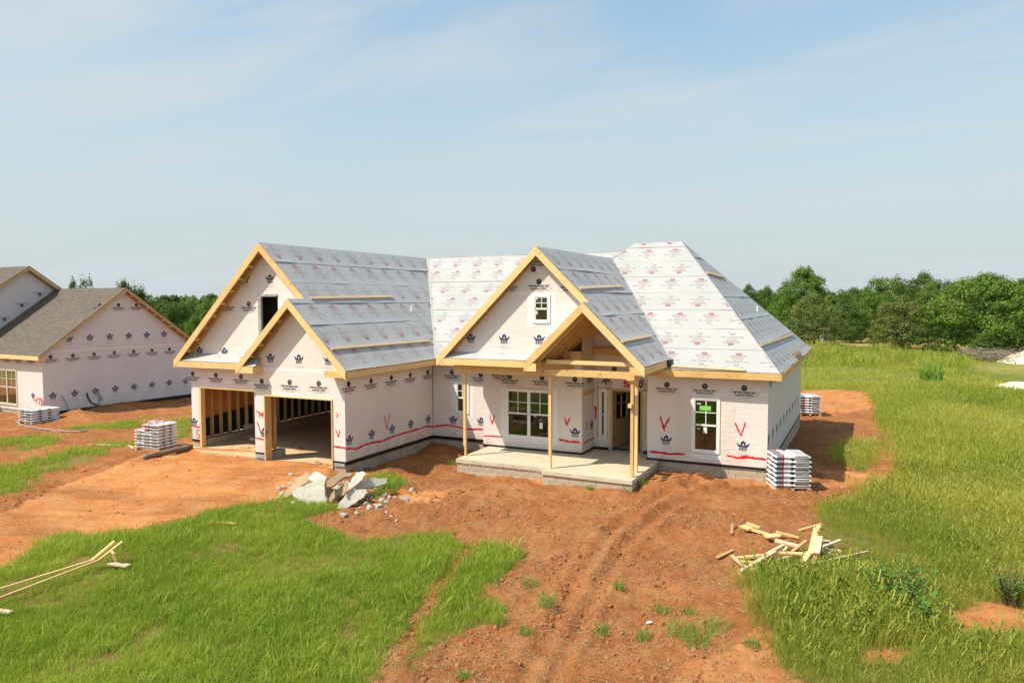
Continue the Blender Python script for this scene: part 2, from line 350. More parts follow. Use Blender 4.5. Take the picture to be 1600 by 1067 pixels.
def recenter(o):   # put a mesh's origin at its own base
    me = o.data; co_ = np.empty(len(me.vertices)*3); me.vertices.foreach_get('co', co_); co_ = co_.reshape(-1, 3)
    c = Vector((co_[:, 0].mean(), co_[:, 1].mean(), co_[:, 2].min())); me.transform(Matrix.Translation(-c)); o.location = c; return o

# ------------------------------------------------------------------ ground sheet
def lines(fine0, fine1, step, lo, hi, gh=1.13, gl=1.13):
    a = list(np.arange(fine0, fine1+1e-6, step)); s_ = step; x = a[-1]
    while x < hi: s_ = min(s_*(gh if x < fine1+45 else 1.15), 60); x += s_; a.append(x)
    s_ = step; x = fine0; pre = []
    while x > lo: s_ = min(s_*(gl if x > fine0-30 else 1.15), 60); x -= s_; pre.append(x)
    return np.array(pre[::-1]+a)
gx = lines(-6, 19, .075, -1600, 1600, 1.06, 1.022); gy = lines(-11.3, 5.2, .075, -900, 1800, 1.022, 1.13)
XX, YY = np.meshgrid(gx, gy); X, Y = XX.ravel(), YY.ravel()
m_lawn = mask(X, Y, LAWN, .16); m_left = mask(X, Y, LEFTG, .5, 8, .8); m_mead = mask(X, Y, MEAD, .3, 12); m_bare = mask(X, Y, BARE, .3, 15); m_drv = mask(X, Y, [DRIVE], .3, 21); m_sand = mask(X, Y, SANDY, .4, 25)
jf = (fbm(X*.35, Y*.35, 203, 3)-.47)*9
far = (np.hypot(X-4, Y)+jf > 66) | ((Y+jf*.5 > 32) & (X < 13)) | (Y+jf*.2 < -12.5)
green = ((m_lawn | m_left | (m_mead & ~m_bare) | far) & ~(m_drv & ~m_lawn)).astype(float)
green = np.where((Y > 9) | (X > 22), green*2.4, green)
H = terr(X, Y)
near = 1-sst(20, 45, np.hypot(X-6, Y+3)); dirt = (1-np.minimum(green, 1))*near
dv = np.array([.957, .29]); du_ = X*dv[0]+Y*dv[1]; dw_ = -X*dv[1]+Y*dv[0]
clod = fbm(X*3.2, Y*3.2, 41, 4)-.47; fine_ = fbm(X*9, Y*9, 47, 3)-.44
H = H+dirt*np.where(m_drv, (fbm(du_*.35, dw_*2.6, 55, 4)-.47)*.20+(fbm(du_*1.1, dw_*7, 58, 3)-.44)*.07, clod*.17+fine_*.12)
# tyre ruts through the brown clay
for path in ([(840,1090),(880,1010),(930,930),(985,860),(1060,800),(1180,775)], [(790,1090),(860,985),(905,905),(960,840),(1040,790),(1160,765)]):
    P = [(lambda p: (p.x, p.y))(GZ(u, v, -.7)) for u, v in path]
    dmin = np.full(X.shape, 9.)
    for (ax, ay), (bx, by) in zip(P[:-1], P[1:]):
        t_ = np.clip(((X-ax)*(bx-ax)+(Y-ay)*(by-ay))/((bx-ax)**2+(by-ay)**2), 0, 1); dmin = np.minimum(dmin, np.hypot(X-ax-t_*(bx-ax), Y-ay-t_*(by-ay)))
    H = H+dirt*(-.075*np.exp(-(dmin/.13)**2)+.05*np.exp(-((dmin-.27)/.09)**2))*(.5+fbm(X*.7, Y*.7, 88, 2))
me = bpy.data.meshes.new('ground'); nx, ny = len(gx), len(gy)
idx = np.arange(nx*ny).reshape(ny, nx); quads = np.stack([idx[:-1, :-1], idx[:-1, 1:], idx[1:, 1:], idx[1:, :-1]], -1).reshape(-1, 4)
me.vertices.add(nx*ny); me.vertices.foreach_set('co', np.stack([X, Y, H], -1).ravel()); me.loops.add(quads.size); me.loops.foreach_set('vertex_index', quads.ravel())
me.polygons.add(len(quads)); me.polygons.foreach_set('loop_start', np.arange(0, quads.size, 4)); me.polygons.foreach_set('use_smooth', np.ones(len(quads), bool)); me.update(); me.validate()
orange = np.where(m_drv, .85, .12)+np.where(m_sand, .6, 0)+(fbm(X*.7, Y*.7, 61, 3)-.45)*.7+np.where(m_bare, .7, 0)
yel = np.clip((m_mead & (Y > 3))*sst(.40, .6, fbm(X*.12, Y*.12, 77, 3)), 0, 1)
orange = orange-np.where(m_drv, .5*sst(.42, .70, fbm(du_*.30, dw_*2.6, 65, 4)), 0)
ca = me.attributes.new('soil', 'FLOAT_COLOR', 'POINT'); ca.data.foreach_set('color', np.stack([np.clip(orange, 0, 1), green, yel, np.ones_like(X)], -1).astype(np.float32).ravel())
gm, t, b = mk('red_clay_ground'); v = coord(t); at = nd(t, 'ShaderNodeAttribute', attribute_name='soil'); sx = nd(t, 'ShaderNodeSeparateColor'); t.links.new(at.outputs['Color'], sx.inputs[0])
n1 = noise(t, v, 1.3, 6, .65); n2 = noise(t, v, 9, 6, .7); n3 = noise(t, v, 45, 4, .7)
brown = mixc(t, mrange(t, n2, .32, .68), (.225, .081, .030), (.445, .173, .063)); brown = mixc(t, mrange(t, n1, .45, .65, 0, .55), brown, (.45, .22, .095))
org = mixc(t, mrange(t, n2, .3, .7), (.55, .195, .057), (.72, .32, .118)); org = mixc(t, mrange(t, n1, .45, .62, 0, .6), org, (.72, .385, .16))
col = mixc(t, sx.outputs[0], brown, org); col = mixc(t, mrange(t, n3, .64, .70, 0, .55), col, (.50, .36, .19)); col = mixc(t, mrange(t, n3, .36, .30, 0, .6), col, (.12, .055, .028))
grs = mixc(t, mrange(t, n2, .3, .7), (.13, .165, .04), (.22, .23, .075)); grs = mixc(t, mth('MULTIPLY', sx.outputs[2], .8, t), grs, (.36, .32, .12)); grs = mixc(t, mrange(t, n1, .5, .7, 0, .35), grs, (.22, .14, .06))
col = mixc(t, mth('MULTIPLY', sx.outputs[1], mrange(t, n2, .35, .6, .25, .95), t), col, grs)
t.links.new(col, b.inputs['Base Color']); b.inputs['Roughness'].default_value = .95; b.inputs['Specular IOR Level'].default_value = .1
bump(t, b, mth('ADD', n2, mth('MULTIPLY', n3, .6, t), t), .95, .07)
me.materials.append(gm); o = link('ground', me); o['kind'] = 'structure'

# ------------------------------------------------------------------ printed emblems (flat print) as thin mesh
def text_geo(s, size, align='CENTER', res=1):
    c = bpy.data.curves.new('t', 'FONT'); c.body = s; c.size = size; c.align_x = align; c.align_y = 'CENTER'; c.resolution_u = res; c.fill_mode = 'FRONT'
    o = bpy.data.objects.new('t', c); COL.objects.link(o); bpy.context.view_layer.update()
    me = bpy.data.meshes.new_from_object(o.evaluated_get(bpy.context.evaluated_depsgraph_get()))
    v = [(p.co.x, p.co.y) for p in me.vertices]; f = [tuple(p.vertices) for p in me.polygons]
    bpy.data.objects.remove(o); bpy.data.curves.remove(c); bpy.data.meshes.remove(me); return v, f
class P2:   # flat print built in (x, y), coloured by material index
    def __init__(s): s.v = []; s.f = []; s.m = []
    def add(s, vs, fs, mi, dx=0, dy=0, sx=1, sy=1):
        o = len(s.v); s.v += [(x*sx+dx, y*sy+dy) for x, y in vs]; s.f += [tuple(i+o for i in f) for f in fs]; s.m += [mi]*len(fs)
    def text(s, str_, size, mi, x, y, width=None, bold=1):
        v, f = text_geo(str_, size); w = max(p[0] for p in v)-min(p[0] for p in v); k = width/w if width else 1
        s.add(v, f, mi, x, y, k, 1)
        if bold > 1: s.add(v, f, mi, x+.006, y, k, 1); s.add(v, f, mi, x-.004, y+.004, k, 1)
    def rect(s, x0, x1, y0, y1, mi): s.add([(x0, y0), (x1, y0), (x1, y1), (x0, y1)], [(0, 1, 2, 3)], mi)
    def poly(s, pts, mi): s.add(pts, [tuple(range(len(pts)))], mi)
    def ring(s, cx, cy, rx, ry, th, mi, n=20):
        a = [2*math.pi*i/n for i in range(n)]
        vs = [(cx+rx*math.cos(q), cy+ry*math.sin(q)) for q in a]+[(cx+(rx-th)*math.cos(q), cy+(ry-th)*math.sin(q)) for q in a]
        s.add(vs, [(i, (i+1) % n, n+(i+1) % n, n+i) for i in range(n)], mi)
    def mesh(s, name, mats, off=0):   # upright: x right, z up, faces -y
        me = bpy.data.meshes.new(name); me.from_pydata([(x, off, y) for x, y in s.v], [], s.f)
        for m in mats: me.materials.append(m)
        me.polygons.foreach_set('material_index', s.m); me.update(); return me
INKS = [INKK, INKB, INKP, INKF, INKR, INKG, WRAPB, INKRL]
sup = P2()
sup.ring(0, .125, .085, .085, .084, 0); sup.text('W', .15, 6, 0, .122, .115)
for x0, x1, y0, y1 in ((-.38, .38, .027, .035), (-.38, .38, -.125, -.117), (-.388, -.38, -.117, .027), (.38, .388, -.117, .027)): sup.rect(x0, x1, y0, y1, 3)
sup.text('THE WOODPILE, INC.', .075, 0, 0, -.012, .66, 2); sup.text('BUILDING SUPPLY', .062, 0, 0, -.083, .50, 2); sup.text('334-983-4564', .05, 2, 0, -.16, .33)
SUPPLY = sup.mesh('supplier_print', INKS)
cr = P2()
cr.poly([(-.105, .0), (.105, .0), (.115, .022), (-.115, .022)], 1); cr.poly([(-.125, .034), (.125, .034), (.15, .075), (-.15, .075)], 1)
cr.poly([(-.15, .075), (-.06, .075), (-.085, .10), (-.13, .115), (-.165, .155), (-.185, .15), (-.175, .12)], 1); cr.poly([(.06, .075), (.15, .075), (.175, .12), (.185, .15), (.165, .155), (.13, .115), (.085, .10)], 1)
cr.poly([(-.06, .075), (-.02, .075), (-.02, .12), (0, .14), (0, .235), (-.02, .20), (-.085, .155), (-.07, .14)], 1); cr.poly([(.02, .075), (.06, .075), (.07, .14), (.085, .155), (.02, .20), (0, .235), (0, .14), (.02, .12)], 1)
cr.text('REX', .085, 0, 0, -.045, .23, 2); cr.text('WRAP', .035, 3, 0, -.095, .16); cr.rect(-.2, .2, -.16, -.155, 3); cr.text('WEATHER RESISTIVE BARRIER', .026, 3, 0, -.18, .34); cr.text('INSTALL PRINT SIDE OUT', .024, 3, 0, -.225, .26)
CROWN = cr.mesh('crown_print', INKS)
ru = P2()   # roof print: red oval over three red lines, a long grey line and the number 25
ru.ring(0, .30, .09, .052, .018, 4, 18); ru.text('W', .09, 4, 0, .30, .11); ru.text('THE WOODPILE, INC.', .06, 7, 0, .215, .50, 1); ru.text('BUILDING SUPPLY', .05, 7, 0, .15, .40, 1); ru.text('334-983-4564', .05, 7, 0, .065, .30)
ru.text('REX SYNFELT UDL', .07, 5, 0, -.05, .66); ru.text('25', .11, 5, 0, -.20, .14, 1); ru.rect(.1, .16, -.30, -.285, 5)
ru.m = [4 if (i == 7 and k % 5 == 0) else i for k, i in enumerate(ru.m)]

# ------------------------------------------------------------------ the house
house = thing('unfinished_house', 'white wrapped unfinished house with two open garage bays, grey underlayment roof and timber porch', 'house')
OH, OHF, ZE = .358, .369, 2.75
SG = .980
def wall(name, ax, c, s0, s1, top, z0=0., holes=(), bot=None, mats=(WRAP, OSB), out=-1, th=.02, parent=None):
    """wall in the plane y=c (ax='y') or x=c (ax='x'); top/bot: [(s,z)...] piecewise linear; holes: (s0,s1,z0,z1)"""
    tf = lambda s: float(np.interp(s, [p[0] for p in top], [p[1] for p in top])) if not isinstance(top, (int, float)) else top
    bf = (lambda s: float(np.interp(s, [p[0] for p in bot], [p[1] for p in bot]))) if bot else (lambda s: z0)
    br = {s0, s1}
    for q in (top if not isinstance(top, (int, float)) else ()): br.add(q[0])
    for q in bot or (): br.add(q[0])
    for h in holes: br |= {h[0], h[1]}
    br = sorted(x for x in br if s0-1e-6 <= x <= s1+1e-6); mb = MB()
    for a, e in zip(br[:-1], br[1:]):
        if e-a < 1e-5: continue
        mid = (a+e)/2; cuts = sorted([(max(h[2], z0), h[3]) for h in holes if h[0] < mid < h[1]])
        segs = []; lo = ('b',)
        lowa, lowe = bf(a+1e-6), bf(e-1e-6)
        for h0, h1 in cuts:
            if h0 > min(lowa, lowe)+1e-4: segs.append((lowa, lowe, h0, h0))
            lowa = lowe = h1
        segs.append((lowa, lowe, tf(a+1e-6), tf(e-1e-6)))
        for za, ze, ta, te in segs:
            if ta-za < .004 and te-ze < .004: continue
            pts = [(a, za), (e, ze), (e, te), (a, ta)]
            pl = [((s, c, z) if ax == 'y' else (c, s, z)) for s, z in pts]
            mb.prism(pl, (0, -out*th, 0) if ax == 'y' else (-out*th, 0, 0))
    me = mb.mesh(name, list(mats))
    nrm = 1 if ax == 'y' else 0
    for p in me.polygons:
        if p.normal[nrm]*out < -.5: p.material_index = 1
    return link(name, me, parent or house)
def stamp(wobj, me, name, ax, c, pts, off=.004, rot=0, scale=1.0):
    """place the same printed emblem at several wall points (photo pixels or (s,z) pairs)"""
    for q in pts:
        o = link(name, me, wobj)
        if ax == 'y': p = GY(q[0], q[1], c) if q[0] > 60 else Vector((q[0], c, q[1])); o.location = (p.x, c-off, p.z); o.rotation_euler = (0, rot, 0)
        else: p = GX(q[0], q[1], c) if q[0] > 60 else Vector((c, q[0], q[1])); o.location = (c+off, p.y, p.z); o.rotation_euler = (rot, 0, R(90))
        o.scale = (scale,)*3
def spray(wobj, ax, c, strokes, w=.045, off=.007, name='spray_mark'):
    """hand-sprayed marks: one ribbon mesh per mark, strokes traced on the wall"""
    mb = MB()
    for i, st in enumerate(strokes):
        pp = [(GY(u, v, c) if ax == 'y' else GX(u, v, c)) for u, v in st]; q = [(p.x if ax == 'y' else p.y, p.z) for p in pp]
        dense = []
        for (a, b_), (e, f) in zip(q[:-1], q[1:]):
            n = max(2, int(math.hypot(e-a, f-b_)/.06)); dense += [(a+(e-a)*k/n, b_+(f-b_)*k/n) for k in range(n)]
        dense.append(q[-1]); n = len(dense); L = []; Rr = []
        for k in range(n):
            x, y = dense[k]; x2, y2 = dense[min(k+1, n-1)]; x1, y1 = dense[max(k-1, 0)]; l = math.hypot(x2-x1, y2-y1) or 1
            nx_, ny_ = -(y2-y1)/l, (x2-x1)/l; ww = w/2*random.uniform(.7, 1.3)*(.6 if k in (0, n-1) else 1); j = random.uniform(-.006, .006)
            L.append((x+nx_*(ww+j), y+ny_*(ww+j))); Rr.append((x-nx_*(ww-j), y-ny_*(ww-j)))
        o_ = off+i*.0015
        vs = [((s, c-o_, z) if ax == 'y' else (c+o_, s, z)) for s, z in L+Rr]
        mb.add(vs, [(k, k+1, n+k+1, n+k) for k in range(n-1)])
    return mb.build(name, SPRAY, wobj)
def vmark(wobj, ax, c, a, b_, e, w=.04): return spray(wobj, ax, c, [[a, b_], [e, b_]], w)

# openings measured on the walls
gR = [GY(414.5, 700, 0).x, GY(520.5, 700, 0).x, GY(414.5, 618.5, 0).z]; gL = [GY(314.5, 660, .748).x, -3.35, GY(314.5, 606, .748).z]
gw = [GY(405, 490, .748).x, GY(434.5, 490, .748).x, 3.4, GY(420, 460.5, .748).z]
NZ = lambda x: 2.75+(x+3.913)*SG if x < -1.7775 else 2.75+(.358-x)*SG      # nested garage gable roof
GZr = lambda x: 2.75+(x+7.559)*SG if x < -3.6 else 2.75+(.358-x)*SG         # main garage gable roof
wA = wall('garage_front_wall', 'y', 0, -3.555, 0, [(-3.555, NZ(-3.555)-.05), (-1.7775, NZ(-1.7775)-.05), (0, NZ(0)-.05)], 0, [(gR[0], gR[1], -1, gR[2])])
wB = wall('garage_gable_wall', 'y', .748, -7.201, 0, [(-7.201, GZr(-7.2)-.05), (-3.6, GZr(-3.6)-.05), (-.0, GZr(0)-.05)], 0, [(gL[0], gL[1], -1, gL[2]), (gw[0], gw[1], gw[2], gw[3])],
          bot=[(-7.201, 0), (-3.36, 0), (-3.35, NZ(-3.35)-.25), (-1.7775, NZ(-1.7775)-.25), (0, NZ(0)-.25)])
wall('garage_return_wall', 'x', -3.555, .02, .748, 2.95, 0, out=-1)
wC = wall('garage_side_wall', 'x', 0, .021, 4.899, 3.04, 0, out=1)
win1 = (711.8, 595.8, 733.2, 646.9)
def hole_px(y, u0, v0, u1, v1, g=.02): a = GY(u0, v0, y); b_ = GY(u1, v1, y); return (a.x+g, b_.x-g, b_.z+g, a.z-g)
h1 = hole_px(4.899, 711.8, 596, 733.2, 647); h2 = hole_px(4.215, 790.5, 606, 863.3, 688.5); h3 = hole_px(4.413, 1081.5, 619.5, 1124.3, 709.5); h4 = hole_px(2.48, 832.6, 460.3, 860, 504.8)
s1 = hole_px(5.343, 936.2, 607, 948, 687.5); s2 = (6.886, 7.2, 0, 0)
door = hole_px(5.343, 955, 607.5, 995, 699.5); door = (door[0], door[0]+1.0, -.02, door[3])
s2 = (door[1]+(door[0]-s1[1]), door[1]+(door[0]-s1[1])+(s1[1]-s1[0]), s1[2], s1[3])
wD = wall('recess_wall', 'y', 4.899, 0.02, 2.394, 2.96, 0, [h1])
wE = wall('bay_return_wall', 'x', 2.394, 4.236, 4.899, 2.96, 0, out=-1)
wF = wall('bay_wall', 'y', 4.215, 2.394, 5.886, 3.2, 0, [h2])
wG = wall('entry_side_wall', 'x', 5.886, 4.236, 5.343, 3.75, 0, out=1)
NP = lambda x: min(3.013+(x-5.074)*.969, 3.013+(8.59-x)*.981)
wH = wall('entry_wall', 'y', 5.343, 5.3, 8.3, [(5.3, NP(5.3)-.12), (6.83, NP(6.83)-.12), (8.3, NP(8.3)-.12)], 0, [s1, door, s2], mats=(WRAP, OSB))
wall('entry_return_wall', 'x', 7.928, 4.434, 5.343, 2.98, 0, out=-1)
wJ = wall('wing_front_wall', 'y', 4.413, 7.928, 11.396, 2.95, 0, [h3])
wK = wall('wing_side_wall', 'x', 11.396, 4.434, 15.768, 3.05, 0, out=1, mats=(WRAPL, OSB))
wall('rear_wall', 'y', 15.768, 1.9, 11.396, 2.95, 0, out=1); wall('rear_side_wall', 'x', 1.9, 9.0, 15.768, 3.0, 0, out=-1)
wall('garage_far_side_wall', 'x', -7.201, .77, 12.5, 3.05, 0, out=-1, mats=(WRAP, OSBGLOW)); wall('garage_rear_wall', 'y', 12.5, -7.18, 1.9, 2.95, 0, out=1, mats=(WRAP, SHADEBLK))
# garage inner partition and low block kerbs
wall('garage_inner_wall', 'y', 8.6, -7.17, -.03, 3.0, 0, mats=(SHADEBLK, SHADEBLK))
GZr2 = lambda x: min(3.013+(x-1.833)*.989, 3.013+(8.59-x)*.981)
wP = wall('porch_gable_wall', 'y', 2.48, 1.95, 6.835, [(1.95, GZr2(1.95)-.06), (5.197, GZr2(5.197)-.06), (6.835, GZr2(6.835)-.06)], 3.1, [h4],
          bot=[(1.95, 3.08), (5.05, 3.08), (6.80, 3.013+(6.80-5.074)*.969-.02), (6.835, 4.70)])

# --- printed emblems, traced where they stand
z2 = lambda pts, x0, y0, k: [(x0+x/k, y0+y/k) for x, y in pts]
stamp(wA, SUPPLY, 'supplier_emblem', 'y', 0, z2([(725, 290), (970, 300), (1225, 312)], 280, 550, 5.614))
stamp(wA, CROWN, 'crown_emblem', 'y', 0, z2([(800, 72), (1050, 80), (1310, 92)], 280, 550, 5.614)+z2([(742, 725)], 280, 550, 5.614))
stamp(wB, SUPPLY, 'supplier_emblem', 'y', .748, z2([(120, 222), (323, 235), (543, 248)], 280, 550, 5.614)+z2([(460, 535), (625, 538)], 260, 370, 4.85))
stamp(wB, CROWN, 'crown_emblem', 'y', .748, z2([(785, 335), (600, 335), (252, 880), (440, 885)], 260, 370, 4.85)+[(303.5, 662)])
stamp(wC, SUPPLY, 'supplier_emblem', 'x', 0, z2([(88, 275), (295, 245), (483, 215), (658, 187), (820, 160)], 530, 560, 5.929))
stamp(wC, CROWN, 'crown_emblem', 'x', 0, z2([(95, 775), (302, 720), (490, 672), (663, 626), (825, 580)], 530, 560, 5.929))
stamp(wD, SUPPLY, 'supplier_emblem', 'y', 4.899, z2([(1045, 160), (1310, 185)], 530, 560, 5.929)); stamp(wD, CROWN, 'crown_emblem', 'y', 4.899, z2([(1056, 585), (1316, 600)], 530, 560, 5.929))
stamp(wF, SUPPLY, 'supplier_emblem', 'y', 4.215, z2([(468, 118), (712, 128), (962, 140)], 700, 570, 4.848)+[(3.05, 2.32)]); stamp(wF, CROWN, 'crown_emblem', 'y', 4.215, z2([(963, 528)], 700, 570, 4.848))
stamp(wG, SUPPLY, 'supplier_emblem', 'x', 5.886, [(4.95, 2.28)]); stamp(wG, CROWN, 'crown_emblem', 'x', 5.886, [(5.12, .70)])
stamp(wH, SUPPLY, 'supplier_emblem', 'y', 5.343, [(960, 583)]); stamp(wH, CROWN, 'crown_emblem', 'y', 5.343, [(948.5, 592), (1001, 596)], rot=math.pi)
stamp(wJ, SUPPLY, 'supplier_emblem', 'y', 4.413, z2([(187, 300), (450, 312), (724, 325)], 1000, 540, 4.447)); stamp(wJ, CROWN, 'crown_emblem', 'y', 4.413, z2([(182, 670), (716, 712)], 1000, 540, 4.447))
stamp(wK, SUPPLY, 'supplier_emblem', 'x', 11.396, [(5.0+i*1.05, 2.42) for i in range(10)]); stamp(wK, CROWN, 'crown_emblem', 'x', 11.396, [(4.7+i*1.05, .72) for i in range(10)], scale=1.1)
stamp(wP, SUPPLY, 'supplier_emblem', 'y', 2.48, z2([(630, 400), (874, 390), (1130, 400)], 670, 370, 5.079)); stamp(wP, SUPPLY, 'supplier_emblem', 'y', 2.48, z2([(830, 225)], 670, 370, 5.079), rot=math.pi)
stamp(wP, CROWN, 'crown_emblem', 'y', 2.48, z2([(333, 822), (598, 828), (876, 832)], 670, 370, 5.079))
# --- sprayed marks
Q = lambda pts, x0, y0, k: [(x0+x/k, y0+y/k) for x, y in pts]
k4 = lambda *p: Q(p, 530, 560, 5.929); k7 = lambda *p: Q(p, 700, 570, 4.848); k8 = lambda *p: Q(p, 1000, 540, 4.447); k2 = lambda *p: Q(p, 280, 550, 5.614); kd = lambda *p: Q(p, 860, 580, 7.62)
spray(wC, 'x', 0, [k4((62, 835), (95, 832), (160, 836), (230, 800), (310, 778), (400, 765), (480, 728), (570, 700), (660, 672), (745, 648), (815, 625), (868, 632))], .06)
spray(wC, 'x', 0, [k4((416, 530), (442, 660)), k4((468, 510), (442, 660))], .03)
spray(wA, 'y', 0, [k2((1350, 825), (1400, 832), (1460, 842))], .05); spray(wA, 'y', 0, [k2((1370, 675), (1398, 745)), k2((1408, 680), (1398, 745))], .03); spray(wA, 'y', 0, [k2((1378, 530), (1390, 550), (1380, 575))], .03)
spray(wA, 'y', 0, [k2((668, 752), (705, 758), (750, 770))], .05); spray(wA, 'y', 0, [k2((682, 612), (712, 682))], .04)
spray(wA, 'y', 0, [k2((672, 510), (690, 530), (700, 520), (706, 575)), k2((700, 545), (722, 530), (716, 560)), k2((735, 520), (728, 575)), k2((725, 550), (748, 540))], .03)
spray(wB, 'y', .748, [k2((118, 648), (155, 655), (192, 660))], .05); spray(wB, 'y', .748, [k2((182, 682), (152, 690), (156, 715), (180, 728), (172, 750), (150, 746))], .04)
spray(wD, 'y', 4.899, [k4((868, 632), (930, 622), (1000, 616), (1080, 628), (1150, 645), (1220, 655), (1280, 654), (1332, 658))], .06)
spray(wF, 'y', 4.215, [k7((270, 536), (330, 538), (412, 545))], .05); spray(wF, 'y', 4.215, [k7((316, 378), (334, 446)), k7((356, 380), (334, 446))], .04)
spray(wF, 'y', 4.215, [k7((840, 562), (910, 580), (1002, 588))], .06); spray(wF, 'y', 4.215, [k7((880, 392), (900, 458)), k7((926, 396), (900, 458))], .045)
spray(wG, 'x', 5.886, [k7((1028, 594), (1060, 572), (1110, 552))], .05); spray(wG, 'x', 5.886, [k7((1040, 425), (1050, 490)), k7((1058, 430), (1050, 490))], .03)
spray(wH, 'y', 5.343, [kd((508, 468), (545, 415), (538, 575))], .05)
spray(wH, 'y', 5.343, [kd((935, 122), (890, 120), (868, 140), (935, 160), (938, 178), (868, 186))], .055)
spray(wJ, 'y', 4.413, [k8((62, 735), (130, 740), (200, 750), (312, 752))], .07); spray(wJ, 'y', 4.413, [k8((140, 490), (172, 595)), k8((206, 496), (168, 570))], .05)
spray(wJ, 'y', 4.413, [k8((602, 762), (680, 778), (740, 778)), k8((702, 765), (800, 780), (884, 790))], .06); spray(wJ, 'y', 4.413, [k8((660, 532), (700, 625)), k8((733, 528), (702, 625))], .04)
# wrap laps and patches, a few millimetres proud
def patch(w, y, s0, s1, z0, z1, mat=WRAP2, d=.004, name='wrap_patch'):
    mb = MB(); mb.box(s0, s1, y-d, y-.001, z0, z1); return mb.build(name, mat, w)
a = GY(1057, 620, 4.413).x; e = GY(1149, 620, 4.413).x; patch(wJ, 4.413, a, h3[0]-.07, .12, h3[3]+.05); patch(wJ, 4.413, h3[1]+.07, e, .12, h3[3]+.05)
patch(wJ, 4.413, h3[0]-.06, h3[1]+.06, .12, h3[2]-.06, WRAPB); patch(wJ, 4.413, h3[0]-.06, h3[1]+.06, h3[3]+.05, h3[3]+.12, WRAPB)
for w, y, h in ((wF, 4.215, h2), (wD, 4.899, h1), (wP, 2.48, h4)):
    patch(w, y, h[0]-.20, h[0]-.03, h[2]-.15, h[3]+.05, WRAPB); patch(w, y, h[1]+.03, h[1]+.20, h[2]-.15, h[3]+.05, WRAPB); patch(w, y, h[0]-.025, h[1]+.025, h[2]-.14, h[2]-.03, WRAPB)
patch(wA, 0, -3.5, -.05, 2.60, 2.74, WRAPB, .003, 'wrap_lap'); patch(wP, 2.48, 3.2, 6.4, 4.96, 5.02, WRAPB, .003, 'wrap_lap')
fo = MB()
for s in (s1, s2): 
    for x in (s[0]-.09, s[1]+.02): fo.box(x, x+.05, 5.325, 5.342, .3, 2.15)
for x in (door[0]-.075, door[1]+.025): fo.box(x, x+.045, 5.325, 5.342, .1, 2.2)
fo.box(s1[0]-.1, s2[1]+.1, 5.325, 5.342, s1[3]+.02, s1[3]+.06); fo.build('foam_bead', FOAM, wH)
mb = MB(); mb.box(5.887, 5.907, 4.25, 5.33, 1.78, 1.9); mb.build('nailer_board', PINE, wG)

# --- foundation: stem walls, slabs, flashing, blocks
def seg(name, mat, boxes, parent=house):
    for q in boxes: mb = MB(); mb.box(*q); o = mb.build(name, mat, parent)
    return o
fnd = seg('foundation', STEM, [(-.25, -.012, .31, 4.88, -1.1, -.02), (-.2, 2.42, 4.912, 5.1, -1.1, -.02), (11.15, 11.384, 4.66, 15.75, -1.1, -.02), (-7.19, -6.95, 1.01, 12.4, -1.1, -.02),
      (gR[1]+.02, -.012, .012, .3, -1.1, -.02), (-3.545, gR[0]-.02, .012, .4, -1.1, -.02), (-7.19, gL[0]-.02, .76, 1.0, -1.1, -.02), (2.41, 2.6, 4.23, 4.95, -1.1, -.02)])
seg('slab', SLAB, [(0.0, 2.4, 4.95, 8.58, -.3, -.02), (2.41, 7.9, 5.36, 15.7, -.3, -.022), (2.41, 5.87, 4.24, 5.36, -.3, -.022), (7.9, 11.38, 4.66, 15.7, -.3, -.022)])
DUST = stone('dusty_slab', (.60, .45, .28), 3, .15, (.55, .33, .15), .5)
seg('garage_slab', DUST, [(-7.18, -.26, .30, 8.58, -.55, -.25), (gL[0], -3.35, .74, .95, -.55, -.252), (gR[0], gR[1], -.01, .30, -.55, -.252)])
seg('garage_kerb', BLOCK, [(-6.94, -6.75, 1.0, 8.5, -.25, -.0), (-6.74, -.3, 8.35, 8.55, -.25, .0), (-3.35, -3.1, .45, .85, -.25, .0)])
fl_b = []
fl_b.append((.004, .02, -.02, 4.89, -.10, .012)); fl_b.append((0, 2.42, 4.87, 4.893, -.10, .012)); fl_b.append((11.40, 11.415, 4.40, 15.78, -.05, .01)); fl_b.append((7.9, 11.41, 4.385, 4.407, -.055, .012))
fl_b.append((2.39, 5.9, 4.19, 4.209, -.06, .012)); fl_b.append((5.89, 5.91, 4.19, 5.34, -.06, .012)); fl_b.append((5.91, door[0]-.1, 5.25, 5.337, -.045, .03)); fl_b.append((door[1]+.1, 7.9, 5.2, 5.337, -.045, .03))
fl_b.append((gR[1]+.02, .01, -.012, -.002, -.06, .01)); fl_b.append((-3.55, gR[0]-.02, -.012, -.002, -.06, .01)); fl_b.append((-7.2, gL[0]-.02, .735, .745, -.06, .01)); seg('black_flashing', FLASH, fl_b)
seg('loose_flashing', GREYC, [(-3.54, -3.15, -.03, -.014, -.17, -.05), (gR[1]+.05, -.02, -.03, -.014, -.14, -.05)])
bl = MB(); bl.box(-.195, .195, -.095, .095, -.097, .097); BME = bl.mesh('block', [BLOCK])
def course(parent, a, e, zt, rows, off=0, depth=.1):
    a, e = Vector((*a, 0)), Vector((*e, 0)); L_ = (e-a).length; d = (e-a)/L_; ang = math.atan2(d.y, d.x); n = Vector((-d.y, d.x, 0))
    for r in range(rows):
        s = -.2 if r % 2 else 0.
        while s < L_-.02:
            lo, hi = max(s, 0), min(s+.4, L_)
            if hi-lo > .06:
                o = link('block', BME, parent); p = a+d*((lo+hi)/2)+n*(depth+random.uniform(-.003, .003)); o.location = (p.x, p.y, zt-.1-.2*r); o.rotation_euler = (0, 0, ang); o.scale = ((hi-lo-.008)/.39, 1, 1)
            s += .4
